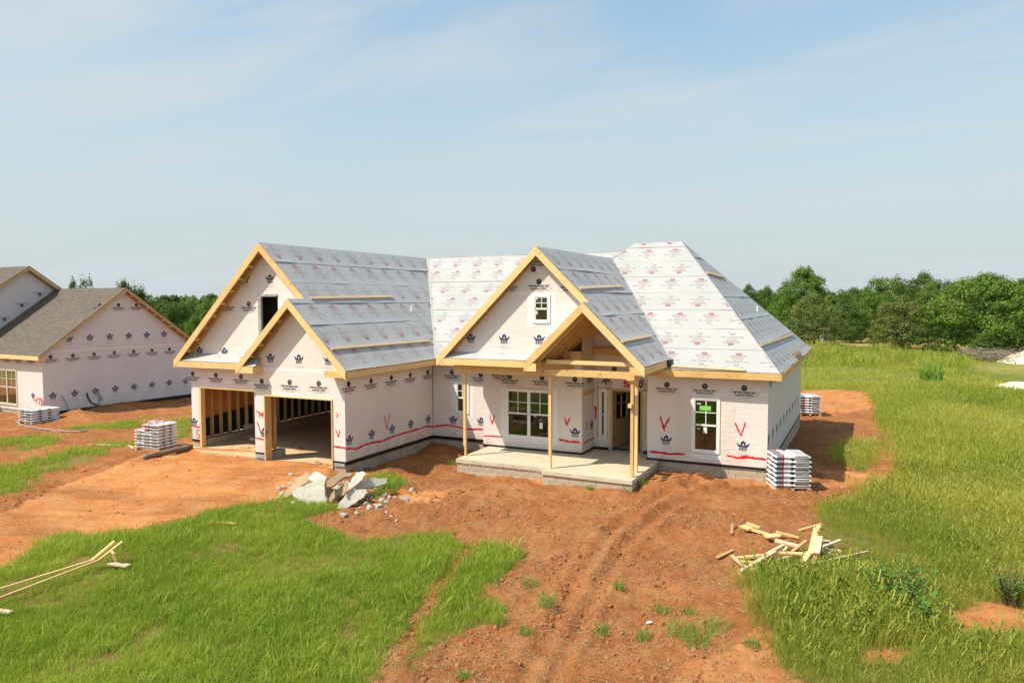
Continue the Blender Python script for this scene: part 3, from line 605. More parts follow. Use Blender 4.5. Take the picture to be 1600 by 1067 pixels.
course(fnd, (7.93, 4.42), (11.39, 4.42), -.06, 3); course(fnd, (11.402, 4.62), (11.402, 15.7), -.06, 3, depth=.1)
# porch
pslab = MB(); pslab.prism([(2.6, 2.02, -.16), (5.6, 2.02, -.16), (5.6, 1.68, -.16), (8.28, 1.60, -.16), (8.28, 4.40, -.16), (7.92, 4.40, -.16), (7.92, 5.33, -.16), (5.905, 5.33, -.16), (5.905, 4.19, -.16), (2.6, 4.19, -.16)], (0, 0, .11))
porch = pslab.build('porch_slab', SLAB, house)
course(porch, (2.62, 2.05), (5.6, 2.05), -.165, 3); course(porch, (5.62, 1.72), (8.26, 1.64), -.165, 3); course(porch, (8.255, 1.8), (8.255, 4.35), -.165, 3); 
mo = MB(); mo.box(2.7, 5.6, 2.17, 4.1, -1, -.17); mo.box(5.62, 8.15, 1.85, 4.1, -1, -.17); mo.box(2.61, 2.7, 2.1, 4.15, -1, -.17); mo.build('porch_core', STEM, porch)
mb = MB()
for i in range(26): mb.box(2.7+i*.11+random.uniform(0, .05), 2.7+i*.11+random.uniform(.06, .1), 2.035, 2.052, -.165+random.uniform(-.05, -.02), -.158)
mb.build('mortar_lip', SLAB, porch)

# --- windows and door
def window(h, y, cols=2, split=.5, upper=(2, 2), parent=house, mat=VINYL, fw=.05, sticker=None):
    x0, x1, z0, z1 = h; mb = MB(); d0, d1 = y-.03, y+.05
    mb.box(x0-.02, x0+fw, d0, d1, z0-.02, z1+.02); mb.box(x1-fw, x1+.02, d0, d1, z0-.02, z1+.02); mb.box(x0+fw, x1-fw, d0, d1, z1-fw, z1+.02); mb.box(x0+fw, x1-fw, d0-.01, d1, z0-.02, z0+fw)
    f = mb.build('window', mat, parent); w = (x1-x0)/cols
    for c in range(cols):
        a = x0+c*w+(fw if c == 0 else .025); e = x0+(c+1)*w-(fw if c == cols-1 else .025); zm = z0+(z1-z0)*split
        sash = MB()
        if c: sash.box(a-.05, a, d0+.004, d1, z0+fw, z1-fw)
        zl, zh = z0+fw, z1-fw; sw = .028
        sash.box(a, e, d0+.012, d1-.01, zm-.025, zm+.025)
        for q in ((a, a+sw, zl, zh), (e-sw, e, zl, zh)): sash.box(q[0], q[1], d0+.012, d1-.02, q[2], q[3])
        sash.box(a+sw, e-sw, d0+.012, d1-.02, zl, zl+sw); sash.box(a+sw, e-sw, d0+.012, d1-.02, zh-sw, zh); sash.build('sash', mat, f)
        mu = MB()
        for i in range(1, upper[0]): xx = a+sw+(e-a-2*sw)*i/upper[0]; mu.box(xx-.011, xx+.011, d0+.022, d0+.034, zm+.025, zh-sw)
        for i in range(1, upper[1]): zz = zm+.025+(zh-sw-zm-.025)*i/upper[1]; mu.box(a+sw, e-sw, d0+.0215, d0+.0345, zz-.011, zz+.011)
        if mu.v: mu.build('muntin', mat, f)
        for q in ((zl+sw, zm-.025), (zm+.025, zh-sw)):
            g = MB(); g.add([(a+sw, y-.002, q[0]), (e-sw, y-.002, q[0]), (e-sw, y-.002, q[1]), (a+sw, y-.002, q[1])], [(0, 1, 2, 3)]); g.build('pane', GLASS, f)
    return f
def sticker(f, y, u0, v0, u1, v1, mat=STICK, txt=None):
    a, e = GY(u0, v0, y-.012), GY(u1, v1, y-.012); mb = MB(); mb.box(a.x, e.x, y-.014, y-.010, e.z, a.z); o = mb.build('sticker', mat, f)
f1 = window(h1, 4.899, 1); f2 = window(h2, 4.215, 2); f3 = window(h3, 4.413, 1); f4 = window(h4, 2.48, 1)
sticker(f2, 4.215, 843, 660, 848, 670); sticker(f3, 4.413, 1093, 633.5, 1111, 642, GSTICK); sticker(f3, 4.413, 1099, 667, 1104.5, 677); sticker(f3, 4.413, 1089, 629.5, 1095, 631.3); sticker(f3, 4.413, 1089, 668.5, 1094, 670.3)
sticker(f2, 4.215, 793.5, 609, 797, 610.5); sticker(f2, 4.215, 834, 650, 838, 651.5); sticker(f2, 4.215, 834, 610.5, 838, 612); sticker(f4, 2.48, 835.5, 463, 840, 468); sticker(f4, 2.48, 837, 486, 840, 491)
tx = P2(); tx.text('WINDOWS', .055, 0, 0, 0, .24, 2); mt = tx.mesh('sticker_print', [VINYL]); o = link('sticker_lettering', mt, f3); p = GY(1102, 637.8, 4.395); o.location = (p.x, 4.397, p.z)
for s, nm in ((s1, 0), (s2, 1)):
    f = window((s[0], s[1], s[2], s[3]), 5.343, 1, .5, (1, 1)); 
    sticker(f, 5.343, *((941, 678, 944.5, 684) if nm == 0 else (1006, 612, 1010, 620)))
dz0, dz1 = -.02, door[3]
mb = MB(); mb.box(door[0], door[0]+.045, 5.31, 5.46, dz0, dz1); mb.box(door[1]-.045, door[1], 5.31, 5.46, dz0, dz1); mb.box(door[0]+.045, door[1]-.045, 5.31, 5.46, dz1-.045, dz1); fr = mb.build('door_frame', DARKW, house)
mb = MB(); mb.box(door[0]+.045, door[1]-.045, 5.29, 5.46, dz0, .01); mb.build('threshold', FLASH, fr)
dl = link('door', None, house); dl.location = (door[0]+.055, 5.44, 0); dl.rotation_euler = (0, 0, R(74)); dw, dt = door[1]-door[0]-.11, dz1-.05
mb = MB(); mb.box(0, .12, 0, .045, .02, dt); mb.box(dw-.12, dw, 0, .045, .02, dt); mb.box(.12, dw-.12, 0, .045, dt-.13, dt); mb.box(.12, dw-.12, 0, .045, .02, .28); mb.box(.12, dw-.12, 0, .045, .78, .92); mb.box(.12, dw-.12, .014, .031, .28, .78)
mb.build('door_leaf', DARKW, dl); mb = MB(); mb.box(dw/2-.016, dw/2+.016, .005, .04, .92, dt-.13)
mb.box(.12, dw-.12, .006, .039, 1.42, 1.45); mb.build('door_muntin', DARKW, dl); g = MB(); g.add([(.12, .022, .92), (dw-.12, .022, .92), (dw-.12, .022, dt-.13), (.12, .022, dt-.13)], [(0, 1, 2, 3)]); g.build('door_glass', GLASS, dl)
mb = MB()
for z in (.25, 1.1, 1.95): mb.box(-.02, .0, -.02, .03, z, z+.1)
mb.build('hinge', BLKC, dl)
# interior: partition, studs, ladder-like framing
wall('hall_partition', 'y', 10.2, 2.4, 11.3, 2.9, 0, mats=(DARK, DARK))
mb = MB(); mb.box(-.045, .045, -.07, .07, 0, 3.0); STUD = mb.mesh('stud', [PINE]); 
def stud(x, y, z, rz=0, sz=1): o = link('stud', STUD, house); o.location = (x, y, z); o.rotation_euler = (0, 0, rz); o.scale = (.45, 1, sz)
for i in range(18): stud(-7.10, 1.1+i*.41, 0, R(90), 1.0)
for i in range(17): stud(-6.9+i*.41, 8.50, 0, 0, .99)
for i in range(6): stud(6.0+i*.41, 9.9, -.02, 0, .95)
for x in (-3.50, ): stud(x, .42, -.0, R(90), .95)
mb = MB(); mb.prism([(-7.175, .8, 0), (-7.175, 8.5, 0), (-7.175, 8.5, 1.25), (-7.175, .8, .62)], (.01, 0, 0)); mb.build('painted_shade_panel', SHADEBLK, house)  # black sheet painting the sloped shade edge along the garage side wall
# garage door jambs and headers
def jamb(x0, x1, y0, y1, z0, z1, nm='jamb'): mb = MB(); mb.box(x0, x1, y0, y1, z0, z1); return mb.build(nm, PINE, house)
jamb(gR[0]-.005, gR[0]+.035, -.03, .26, -.25, gR[2]); jamb(gR[1]-.035, gR[1]+.005, -.03, .26, -.25, gR[2]); jamb(gR[0]-.005, gR[1]+.005, -.031, .26, gR[2], gR[2]+.04, 'door_header')
jamb(gL[0]-.005, gL[0]+.035, .718, .90, -.25, gL[2]); jamb(gL[0]-.005, -3.56, .717, .90, gL[2], gL[2]+.04, 'door_header'); jamb(gL[0]-.045, gL[0]-.006, .718, .75, -.2, gL[2])
jamb(-3.52, -3.36, .30, .44, 0, 2.9, 'jamb'); jamb(-3.53, -3.36, .62, .74, 0, 2.95, 'jamb')
mb = MB(); mb.box(gw[0]-.02, gw[0]+.10, .72, .80, gw[2], gw[3]); mb.box(gw[0]+.1, gw[1], .72, .80, gw[3]-.06, gw[3]+.02); mb.build('opening_wrap', simple('torn_wrap', (.33, .33, .29), .6, .35, 7, .6), house)
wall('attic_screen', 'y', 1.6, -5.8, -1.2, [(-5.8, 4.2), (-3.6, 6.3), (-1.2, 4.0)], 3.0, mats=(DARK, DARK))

# ------------------------------------------------------------------ roofs: decking, lapped underlayment sheets with print
RV = np.array(ru.v); RM = ru.m; RF = ru.f
def slope(O, U, D, k, L, Rr, dmax, dmin=0., course=1.0, prints=True, mat=UND, sheets=True, phase=0., flip0=0, parent=house, deckmat=OSB, name='roof_slope', seed=0):
    O, U, D = Vector(O), Vector(U), Vector(D); q = math.sqrt(1+k*k); V = (D+Vector((0, 0, k)))/q; Nn = U.cross(V).normalized()
    if Nn.z < 0: Nn = -Nn
    E_ = 1e-4
    def cl(c):
        xs, ys = [], []
        for d, u in c: xs.append(d*q+(E_ if xs and abs(d*q-xs[-1]) < 1e-9 else 0)); ys.append(u)
        return xs, ys
    Lx, Rx = cl(L), cl(Rr); Lf = lambda v: np.interp(v, *Lx); Rf = lambda v: np.interp(v, *Rx)
    v0, v1 = dmin*q, dmax*q; brk = sorted({v0, v1, *[x for x in Lx[0]+Rx[0] if v0 < x < v1]})
    P = lambda u, v, o: O+U*u+V*v+Nn*o
    mb = MB(); n = len(brk)
    for a, e in zip(brk[:-1], brk[1:]):
        if e-a < 2e-4: continue
        pts = [(Lf(a+E_*.5 if a in Lx[0] else a), a), (Rf(a), a), (Rf(e), e), (Lf(e), e)]
        mb.prism([P(u, v, 0) for u, v in pts], -Nn*.02)
    deck = mb.build(name, deckmat, parent)
    if not sheets: return deck
    c0 = v0-phase; i = 0
    while c0 < v1-.02:
        a, e = max(c0, v0), min(c0+course+.08, v1); top = min(c0+course, v1)
        rows = sorted({a, e, *[a+(e-a)*j/5 for j in range(1, 5)], min(a+.06, e), *[x for x in brk if a < x < e]})
        um = max(Rf(v)-Lf(v) for v in rows); nu = max(2, int(um/.28)); sm = MB(); VS = []
        for v in rows:
            l, r_ = float(Lf(v)), float(Rf(v))
            uu = l+(r_-l)*np.linspace(0, 1, nu+1); s_ = 100*seed+i*7
            lift = (.008+(.05 if abs(D.x) > .5 else .02)*np.maximum(vn(uu*1.1, uu*0+s_, 5)-.45, 0))*math.exp(-(v-a)/.09)
            off = .006+.004*(i % 2)+lift+.006*fbm(uu*1.4+s_, uu*0+v*2, 9, 2)
            VS += [P(u, v, o) for u, o in zip(uu, off)]
        w = nu+1; sm.add(VS, [(j*w+x, j*w+x+1, (j+1)*w+x+1, (j+1)*w+x) for j in range(len(rows)-1) for x in range(nu)], 0)
        ln = nu; rim = [p-Nn*(.01) for p in VS[:w]]; sm.add(VS[:w]+rim, [(x, x+1, w+x+1, w+x) for x in range(nu)], 2)
        if prints and top-c0 > .3:
            fl_ = (i+flip0) % 2; vc = c0+.52; l0, r0 = min(Lf(a), Lf(top)), max(Rf(a), Rf(top)); u = l0-.3+random.uniform(0, .9)
            while u < r0+.4:
                pts = RV*(-1 if fl_ else 1)+np.array([u, vc+(.03 if fl_ else -.03)]); pts = pts*np.array([1, 1])
                lo, hi = Lf(pts[:, 1])+.03, Rf(pts[:, 1])-.03
                ok = (pts[:, 0] > lo) & (pts[:, 0] < hi) & (pts[:, 1] > a+.03) & (pts[:, 1] < top-.01)
                if ok.any():
                    mp_ = np.cumsum(ok)-1; base = len(sm.v); W3 = np.array(O)[None]+np.outer(pts[:, 0], np.array(U))+np.outer(pts[:, 1], np.array(V))+np.array(Nn)*.027
                    sm.v += [tuple(x) for x in W3[ok]]
                    for f, mi in zip(RF, RM):
                        if all(ok[x] for x in f): sm.f.append(tuple(int(mp_[x])+base for x in f)); sm.m.append({4: 3, 5: 4, 7: 5}.get(mi, 3))
                u += .98
        me = bpy.data.meshes.new('underlayment_sheet'); me.from_pydata(sm.v, [], sm.f)
        for m_ in (mat, mat, mat, INKR, INKG, INKRL): me.materials.append(m_)
        me.polygons.foreach_set('material_index', sm.m); me.update(); link('underlayment_sheet', me, deck)
        c0 += course; i += 1
    return deck
XP, YP, XN, YN = (1, 0, 0), (0, 1, 0), (-1, 0, 0), (0, -1, 0)
dG = slope((.358, 0, 2.75), YP, XN, .98, [(0, -.369), (2.1355, -.369), (2.1355, .379), (3.958, .379)], [(0, 4.541), (3.958, 10.36)], 3.958, course=.93, seed=1)
slope((-7.559, 0, 2.75), YN, XP, .98, [(0, -12.9), (3.958, -12.9)], [(0, -.379), (3.958, -.379)], 3.958, seed=2, prints=False)
slope((-3.913, 0, 2.75), YN, XP, .98, [(0, -.76), (2.1355, -.76)], [(0, .369), (2.1355, .369)], 2.1355, seed=3, prints=False)
slope((0, 4.541, 2.75), XP, YP, .667, [(0, .358), (5.82, -3.6), (5.854, -3.6)], [(0, 1.9), (.4, 1.95), (5.39, 5.3), (5.854, 5.75)], 5.854, seed=4, flip0=1)
slope((0, 4.055, 2.75), XP, YP, .69, [(0, 8.1), (.38, 8.56), (5.2, 5.2), (6.076, 5.872)], [(0, 11.754), (6.076, 7.608)], 6.076, seed=5)
dHR = slope((11.754, 0, 2.75), YP, XN, 1.011, [(0, 4.055), (4.146, 10.131)], [(0, 16.13), (4.146, 10.131)], 4.146, seed=6, flip0=1)
slope((0, 16.13, 2.75), XN, YN, .699, [(0, -11.754), (6.0, -7.608)], [(0, -1.6), (6.0, -5.872)], 6.0, seed=7, prints=False)
slope((1.59, 0, 2.75), YN, XP, .979, [(0, -16), (2.9, -12.3), (4.282, -10.131)], [(0, -4), (2.9, -8.1), (4.282, -10.131)], 4.282, dmin=2.7, seed=8, prints=False)
slope((0, 16.25, 2.75), XN, YN, .667, [(0, -1.9), (2.5, -1.9), (5.855, -5.7)], [(0, 7.4), (5.855, 3.5)], 5.855, seed=9, prints=False)
dC = slope((8.59, 0, 3.013), YP, XN, .981, [(0, 1.662), (1.755, 1.662), (1.755, 2.211), (3.393, 2.211)], [(0, 4.47), (3.393, 9.7)], 3.393, course=.95, seed=10, flip0=1)
slope((1.833, 0, 3.013), YN, XP, .989, [(0, -4.94), (3.364, -9.93)], [(0, -2.211), (3.364, -2.211)], 3.364, seed=11, prints=False)
slope((5.074, 0, 3.013), YN, XP, .969, [(0, -5.33), (1.761, -5.33)], [(0, -1.662), (1.761, -1.662)], 1.761, seed=12, prints=False)
slope((0, .379, 2.75), XP, YP, .68, [(0, -7.50), (.5, -7.50)], [(0, -3.93), (.5, -3.6)], .366, seed=13, prints=True, course=.9)
slope((0, 2.211, 3.013), XP, YP, .68, [(0, 1.88), (.5, 1.88)], [(0, 5.08), (.5, 5.08)], .268, seed=14, prints=True, course=.9)
slope((0, -.369, 2.75), XP, YP, .68, [(0, -3.86), (.4, -3.86)], [(0, -3.15), (.4, -3.25)], .366, seed=15, prints=False, course=.9)
# valley metal strips (underlayment strip along the valleys)
for pts in (((.36, 4.56, 2.76), (-3.6, 10.36, 6.64)), ((8.57, 4.45, 3.03), (5.25, 9.2, 6.28))):
    a, e = Vector(pts[0]), Vector(pts[1]); mb = MB(); mb.beam(a+Vector((0, 0, .03)), e+Vector((0, 0, .03)), .16, .012); mb.build('valley_strip', UND, house)
# fascia and rake boards
def fascia(x0, x1, y0, y1, zt, h=.19, name='fascia'):
    ax_ = 0 if x1-x0 > y1-y0 else 1; L_ = (x1-x0, y1-y0)[ax_]; n = max(1, round(L_/3.7)); c = [0]+[L_*(k+random.uniform(-.12, .12))/n for k in range(1, n)]+[L_]
    for a, e in zip(c[:-1], c[1:]):
        mb = MB(); j = random.uniform(-.004, .004)
        if ax_ == 0: mb.box(x0+a+.002, x0+e-.002, y0, y1, zt-h+j, zt)
        else: mb.box(x0, x1, y0+a+.002, y0+e-.002, zt-h+j, zt)
        mb.build(name, PINE, house)
def rake(x0, z0, x1, z1, y, h=.265, t_=.04, name='rake_board', lx=None):
    n = 2 if math.hypot(x1-x0, z1-z0) > 4.2 else 1; k = [0, random.uniform(.42, .62), 1] if n == 2 else [0, 1]
    for a, e in zip(k[:-1], k[1:]):
        e_ = e-(.001 if e < 1 else 0); P = lambda f, d: (x0+(x1-x0)*f, y+random.uniform(-.002, .002), z0+(z1-z0)*f-d)
        mb = MB(); mb.prism([P(a, 0), P(e_, 0), P(e_, h+random.uniform(-.006, .006)), P(a, h+random.uniform(-.006, .006))], (0, t_, 0)); mb.build(name, PINE, house)
fascia(.325, .362, -.365, 4.52, 2.735); fascia(-7.55, -3.92, .345, .378, 2.742); fascia(-3.90, -3.20, -.402, -.370, 2.742); fascia(-.42, .36, -.402, -.370, 2.742); fascia(-3.24, -3.205, -.368, -.03, 2.742); fascia(-.42, -.385, -.368, -.03, 2.742)
seg('return_cap', PINE, [(-.42, .32, -.36, -.01, 2.72, 2.74)])
fascia(8.05, 11.75, 4.02, 4.054, 2.745); fascia(11.756, 11.792, 4.02, 16.1, 2.745); fascia(1.84, 5.06, 2.176, 2.21, 3.005); fascia(8.555, 8.592, 1.665, 4.40, 3.0); fascia(1.80, 1.835, 2.21, 4.9, 3.0); fascia(.37, 1.8, 4.50, 4.54, 2.745)
fascia(5.08, 5.45, 1.622, 1.659, 3.0, .22, 'rake_tail'); fascia(8.18, 8.58, 1.622, 1.659, 3.0, .22, 'rake_tail')
rake(-7.559, 2.755, -3.6, 6.635, .338); rake(-3.6, 6.635, -1.55, 4.63, .338); rake(-3.913, 2.755, -1.7775, 4.848, -.41); rake(-1.7775, 4.848, .358, 2.755, -.41)
rake(1.833, 3.018, 5.197, 6.345, 2.17); rake(5.197, 6.345, 6.95, 4.626, 2.17); rake(5.074, 3.018, 6.835, 4.724, 1.62); rake(6.835, 4.724, 8.59, 3.003, 1.62)
# lookout blocks between rake boards and gable walls, inner rake rafter against the wall
def lookouts(x0, z0, x1, z1, ya, yb, n):
    d = Vector((x1-x0, 0, z1-z0)); u = d.normalized(); nn = Vector((-u.z, 0, u.x)); nn = nn if nn.z > 0 else -nn
    for i in range(1, n+1):
        c = Vector((x0, 0, z0))+d*(i/(n+.6))-nn*.075; mb = MB(); mb.beam((c.x, ya, c.z), (c.x, yb, c.z), .04, .12, up=nn); mb.build('lookout', PINE, house)
    mb = MB(); a = Vector((x0, yb-.04, z0))-nn*.11+u*.15; e = Vector((x1, yb-.04, z1))-nn*.11-u*.12; mb.beam(a, e, .05, .16, up=nn); mb.build('fly_rafter', DARKW, house)
lookouts(-7.559, 2.75, -3.6, 6.63, .378, .735, 9); lookouts(-3.6, 6.63, -1.75, 4.8, .378, .735, 4); lookouts(-3.913, 2.75, -1.7775, 4.843, -.37, -.012, 5); lookouts(-1.7775, 4.843, .358, 2.75, -.37, -.012, 5)
lookouts(1.833, 3.013, 5.197, 6.34, 2.21, 2.47, 8); lookouts(5.197, 6.34, 6.8, 4.75, 2.21, 2.47, 4)
# porch timber: beams, ties, rafters, posts
zb = GY(709.6, 581.5, 2.5).z; zb2 = GY(900, 588.5, 1.98).z; zt2 = GY(900, 578.5, 1.98).z
xl = GY(709.6, 575, 2.5).x
def beam(name, *q): mb = MB(); mb.box(*q); return mb.build(name, PINE, house)
beam('porch_beam', xl, 5.62, 2.48, 2.62, zb, 2.99); beam('porch_beam', 5.56, 8.22, 1.96, 2.10, zb2, zt2); beam('porch_beam', 8.08, 8.22, 2.11, 4.40, zb2-.01, zt2-.01); beam('porch_beam', 5.48, 5.60, 2.63, 4.20, zb, 2.98)
beam('tie_beam', 5.62, 8.22, 1.99, 2.03, zt2+.16, zt2+.27); beam('ledger', 5.9, 8.1, 5.24, 5.32, zt2+.20, zt2+.42); beam('sill_plate', 5.15, 5.27, 1.75, 5.3, 2.80, 2.98); beam('rim_board', 5.28, 5.9, 4.10, 4.20, 2.85, 3.2)
wall('vault_side_wall', 'x', 5.30, 2.62, 5.30, 3.05, 2.55, mats=(OSB, OSB), out=1)
for i in range(7):
    y = 1.75+.52*i
    for (xa, za, xb, zb_) in ((5.10, 2.99, 6.80, 4.63), (6.87, 4.63, 8.55, 2.99)):
        mb = MB(); mb.beam((xa, y, za-.08), (xb, y, zb_-.08), .04, .14, up=(-(zb_-za), 0, xb-xa) if xb > xa else (0, 0, 1)); mb.build('rafter', PINE, house)
beam('ridge_board', 6.815, 6.855, 1.67, 5.3, 4.42, 4.66)
def post(u, v, y, ztop, dx=.0, short=0.):
    x = GY(u, v, y).x; mb = MB(); mb.box(x-.02, x+.02, y-.045, y+.045, -.05, ztop); mb.build('post', PINE, house)
    mb = MB(); mb.box(x-.062, x-.022, y-.043, y+.043, -.05+short, ztop-.01); mb.build('post', PINE, house)
post(727.5, 660, 2.56, zb, short=.32); post(860.5, 660, 2.05, zb2, short=.34); post(989, 660, 2.03, zb2); post(995.5, 660, 2.6, zb2, 0, 0)
p = GY(988, 633.5, 1.98); beam('brace_block', p.x-.10, p.x-.0, 1.90, 1.98, p.z-.06, p.z+.05); beam('post_cap', 8.0, 8.22, 1.93, 2.12, zb2-.04, zb2-.003)
seg('roof_step_flashing', FLASH, [(8.596, 8.68, 4.05, 4.46, 2.86, 3.03)])
# toe boards, vent pipes
def roofboard(P, Nn, a, e, w=.09, t_=.04, mat=PALE, name='toe_board'):
    Nn = Vector(Nn).normalized(); a = GP(*a, Vector(P)+Nn*.05, Nn); e = GP(*e, Vector(P)+Nn*.05, Nn); mb = MB(); mb.beam(a, e, w, t_, up=Nn); return mb.build(name, mat, house)
nG, nC, nHR, nHF = (.98, 0, 1), (.981, 0, 1), (1.011, 0, 1), (0, -.69, 1)
roofboard((.358, 0, 2.75), nG, (485.5, 465.5), (612.8, 463)); roofboard((.358, 0, 2.75), nG, (517.5, 544.8), (671.5, 531.8))
roofboard((8.59, 0, 3.013), nC, (905.9, 450), (972.5, 446.8)); roofboard((8.59, 0, 3.013), nC, (971.8, 533), (1017, 524.2))
roofboard((11.754, 0, 2.75), nHR, (1105, 426), (1131, 433.2)); roofboard((11.754, 0, 2.75), nHR, (1189, 539.2), (1240, 521.8)); roofboard((11.754, 0, 2.75), nHR, (1241.5, 555), (1250, 551), .12, .08, DARKW, 'wood_block')
roofboard((0, 4.055, 2.75), nHF, (1049, 572), (1164.5, 578.5))
for P_, Nn, u, v in (((.358, 0, 2.75), nG, 643.2, 487), ((11.754, 0, 2.75), nHR, 1183.5, 487)):
    p = GP(u, v, Vector(P_), Vector(Nn)); mb = MB(); mb.tube([p-Vector((0, 0, .1)), p+Vector((0, 0, .22))], .035, 10); mb.build('vent_pipe', PIPEW, house)

# ------------------------------------------------------------------ neighbour's house
NH = thing('neighbour_house', 'wrapped neighbour house with brown shingle roof behind the orange driveway', 'house', (-21.48, 4.56, -.53), -.05)
Mn = Matrix.Translation((-21.48, 4.56, -.53)) @ Matrix.Rotation(-.05, 4, 'Z'); Mi = Mn.inverted()
def NX(u, v, x):   # point of the photo on the neighbour's local plane x
    o_, d = Mi @ CAM, (Mi.to_3x3() @ ray(u, v)); k = (x-o_.x)/d.x; return o_+d*k
def NYp(u, v, y): o_, d = Mi @ CAM, (Mi.to_3x3() @ ray(u, v)); k = (y-o_.y)/d.y; return o_+d*k
nd_, ns, noh, nrk = 8.43, .72, .32, .36; nzr = 2.75+ns*(nd_/2+noh)
hw = NYp(0, 579, 0), NYp(28, 634, 0); hN = (hw[1].x-1.75, hw[1].x, hw[1].z+.02, NYp(28, 578, 0).z)
nA = wall('gable_wall', 'x', 0, 0, nd_, [(0, 2.75+ns*noh-.05), (nd_/2, nzr-.05), (nd_, 2.75+ns*noh-.05)], 0, mats=(WRAPL, OSB), out=1, parent=NH)
nB = wall('front_wall', 'y', 0, -12, -.021, 2.9, 0, [hN], mats=(WRAP, OSB), parent=NH)
window(hN, 0, 2, .5, (2, 2), NH, TANV)
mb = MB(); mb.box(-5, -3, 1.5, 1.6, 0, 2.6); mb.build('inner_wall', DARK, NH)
stamp(nA, CROWN, 'crown_emblem', 'x', 0, [(.45+i*1.06, .70) for i in range(8)]+[(1.32+i*1.05, 3.42) for i in range(6)], scale=1.15)
stamp(nA, SUPPLY, 'supplier_emblem', 'x', 0, [(.40+i*1.08, 2.52) for i in range(8)]+[(2.95, 4.98), (3.95, 4.98), (4.95, 4.98)], scale=1.1)
stamp(nB, SUPPLY, 'supplier_emblem', 'y', 0, [(-.95-i*1.03, 2.46) for i in range(5)]); stamp(nB, CROWN, 'crown_emblem', 'y', 0, [(-.85, .72)])
mb = MB()
for q in (2.60,): mb.box(.003, .008, .1, nd_-.1, 2.86, 2.93)
mb.build('wrap_lap', WRAPB, nA)
tk = MB()
for i in range(90): y, z = random.uniform(.4, 8), random.uniform(.3, 4.6); (z < 2.9+ns*min(y, nd_-y)-.3) and tk.box(.003, .005, y, y+.02, z, z+.09)
o = tk.build('print_ticks', INKF, nA); o['kind'] = 'stuff'
def nspray(pts, w=.05):
    mb = MB(); q = [NYp(u, v, 0) for u, v in pts]
    for a, e in zip(q[:-1], q[1:]): mb.beam((a.x, -.006, a.z), (e.x, -.006, e.z), w, .002, up=(0, 1, 0))
    mb.build('spray_mark', SPRAY, nB)
n7 = lambda *p: Q(p, 0, 520, 6.667)
nspray(n7((350, 660), (360, 705), (390, 700))); nspray(n7((388, 660), (375, 745))); nspray(n7((395, 690), (420, 685), (405, 755))); nspray(n7((420, 695), (440, 690), (428, 760))); nspray(n7((440, 712), (452, 715), (450, 745), (438, 755), (434, 730), (440, 712)))
def nbox(name, mat, *bx, parent=NH): mb = MB(); [mb.box(*q) for q in bx]; return mb.build(name, mat, parent)
nbox('foundation', STEM, (-11.9, -.05, .03, .3, -.6, -.02), parent=NH); nbox('side_foundation', FLASH, (-.3, -.005, .3, nd_, -.5, -.005)); nbox('black_flashing', FLASH, (.004, .02, 0, nd_, -.14, .01))
def nroof(O, D, k, x0, x1, dmax, U=(1, 0, 0), shing=True, parent=NH, skip=None):
    O, D, U = Vector(O), Vector(D), Vector(U); q = math.sqrt(1+k*k); V = (D+Vector((0, 0, k)))/q; Nn = U.cross(V).normalized()
    if Nn.z < 0: Nn = -Nn
    mb = MB(); mb.prism([O+U*x0, O+U*x1, O+U*x1+V*dmax*q, O+U*x0+V*dmax*q], -Nn*.03); dk = mb.build('roof_slope', OSB, parent)
    sb = MB(); r = 0; v = -.02; e = .142
    while v < dmax*q-.01:
        u = x0-.02-(.11*(r % 3)); ve = min(v+e+.03, dmax*q)
        while u < x1:
            w = random.choice((.16, .3, .3, .2)); a, b_ = max(u, x0-.01), min(u+w-.004, x1+.01)
            if b_-a > .03:
                h_ = random.uniform(.012, .02); p = [O+U*a+V*v, O+U*b_+V*v, O+U*b_+V*ve, O+U*a+V*ve]
                sb.add([p[0]+Nn*h_, p[1]+Nn*h_, p[2]+Nn*.003, p[3]+Nn*.003, p[0], p[1]], [(0, 1, 2, 3), (0, 4, 5, 1)])
            u += w
        v += e; r += 1
    o = sb.build('shingles', SHING, dk); o['kind'] = 'stuff'; return dk
nroof((0, -noh, 2.75), (0, 1, 0), ns, -12.5, nrk, nd_/2+noh); nroof((0, nd_+noh, 2.75), (0, -1, 0), ns, -12.5, nrk, nd_/2+noh)
nbox('fascia', PINE, (-12.5, nrk-.04, -noh-.035, -noh, 2.54, 2.735)); nbox('rake_return', PINE, (nrk-.32, nrk-.05, -noh+.01, -.02, 2.50, 2.72))
def nrake(x, y0, z0, y1, z1, mat=TANW, h=.20): mb = MB(); mb.prism([(x, y0, z0), (x, y1, z1), (x, y1, z1-h), (x, y0, z0-h)], (-.04, 0, 0)); mb.build('rake_board', mat, NH)
nrake(nrk-.0, -noh, 2.745, nd_/2, nzr-.01); nrake(nrk, nd_/2, nzr-.01, nd_+noh, 2.745)
for i in range(9):
    y = nd_/2+.3+i*.46; z = nzr-.16-ns*(y-nd_/2); nbox('lookout', PINE, (.005, nrk-.045, y, y+.04, z-.10, z))
mb = MB(); mb.prism([(.05, nd_/2, nzr-.05), (.05, nd_+.2, nzr-.05-ns*(nd_/2+.2)), (.05, nd_+.2, nzr-.25-ns*(nd_/2+.2)), (.05, nd_/2, nzr-.25)], (-.045, 0, 0)); mb.build('fly_rafter', DARKW, NH)
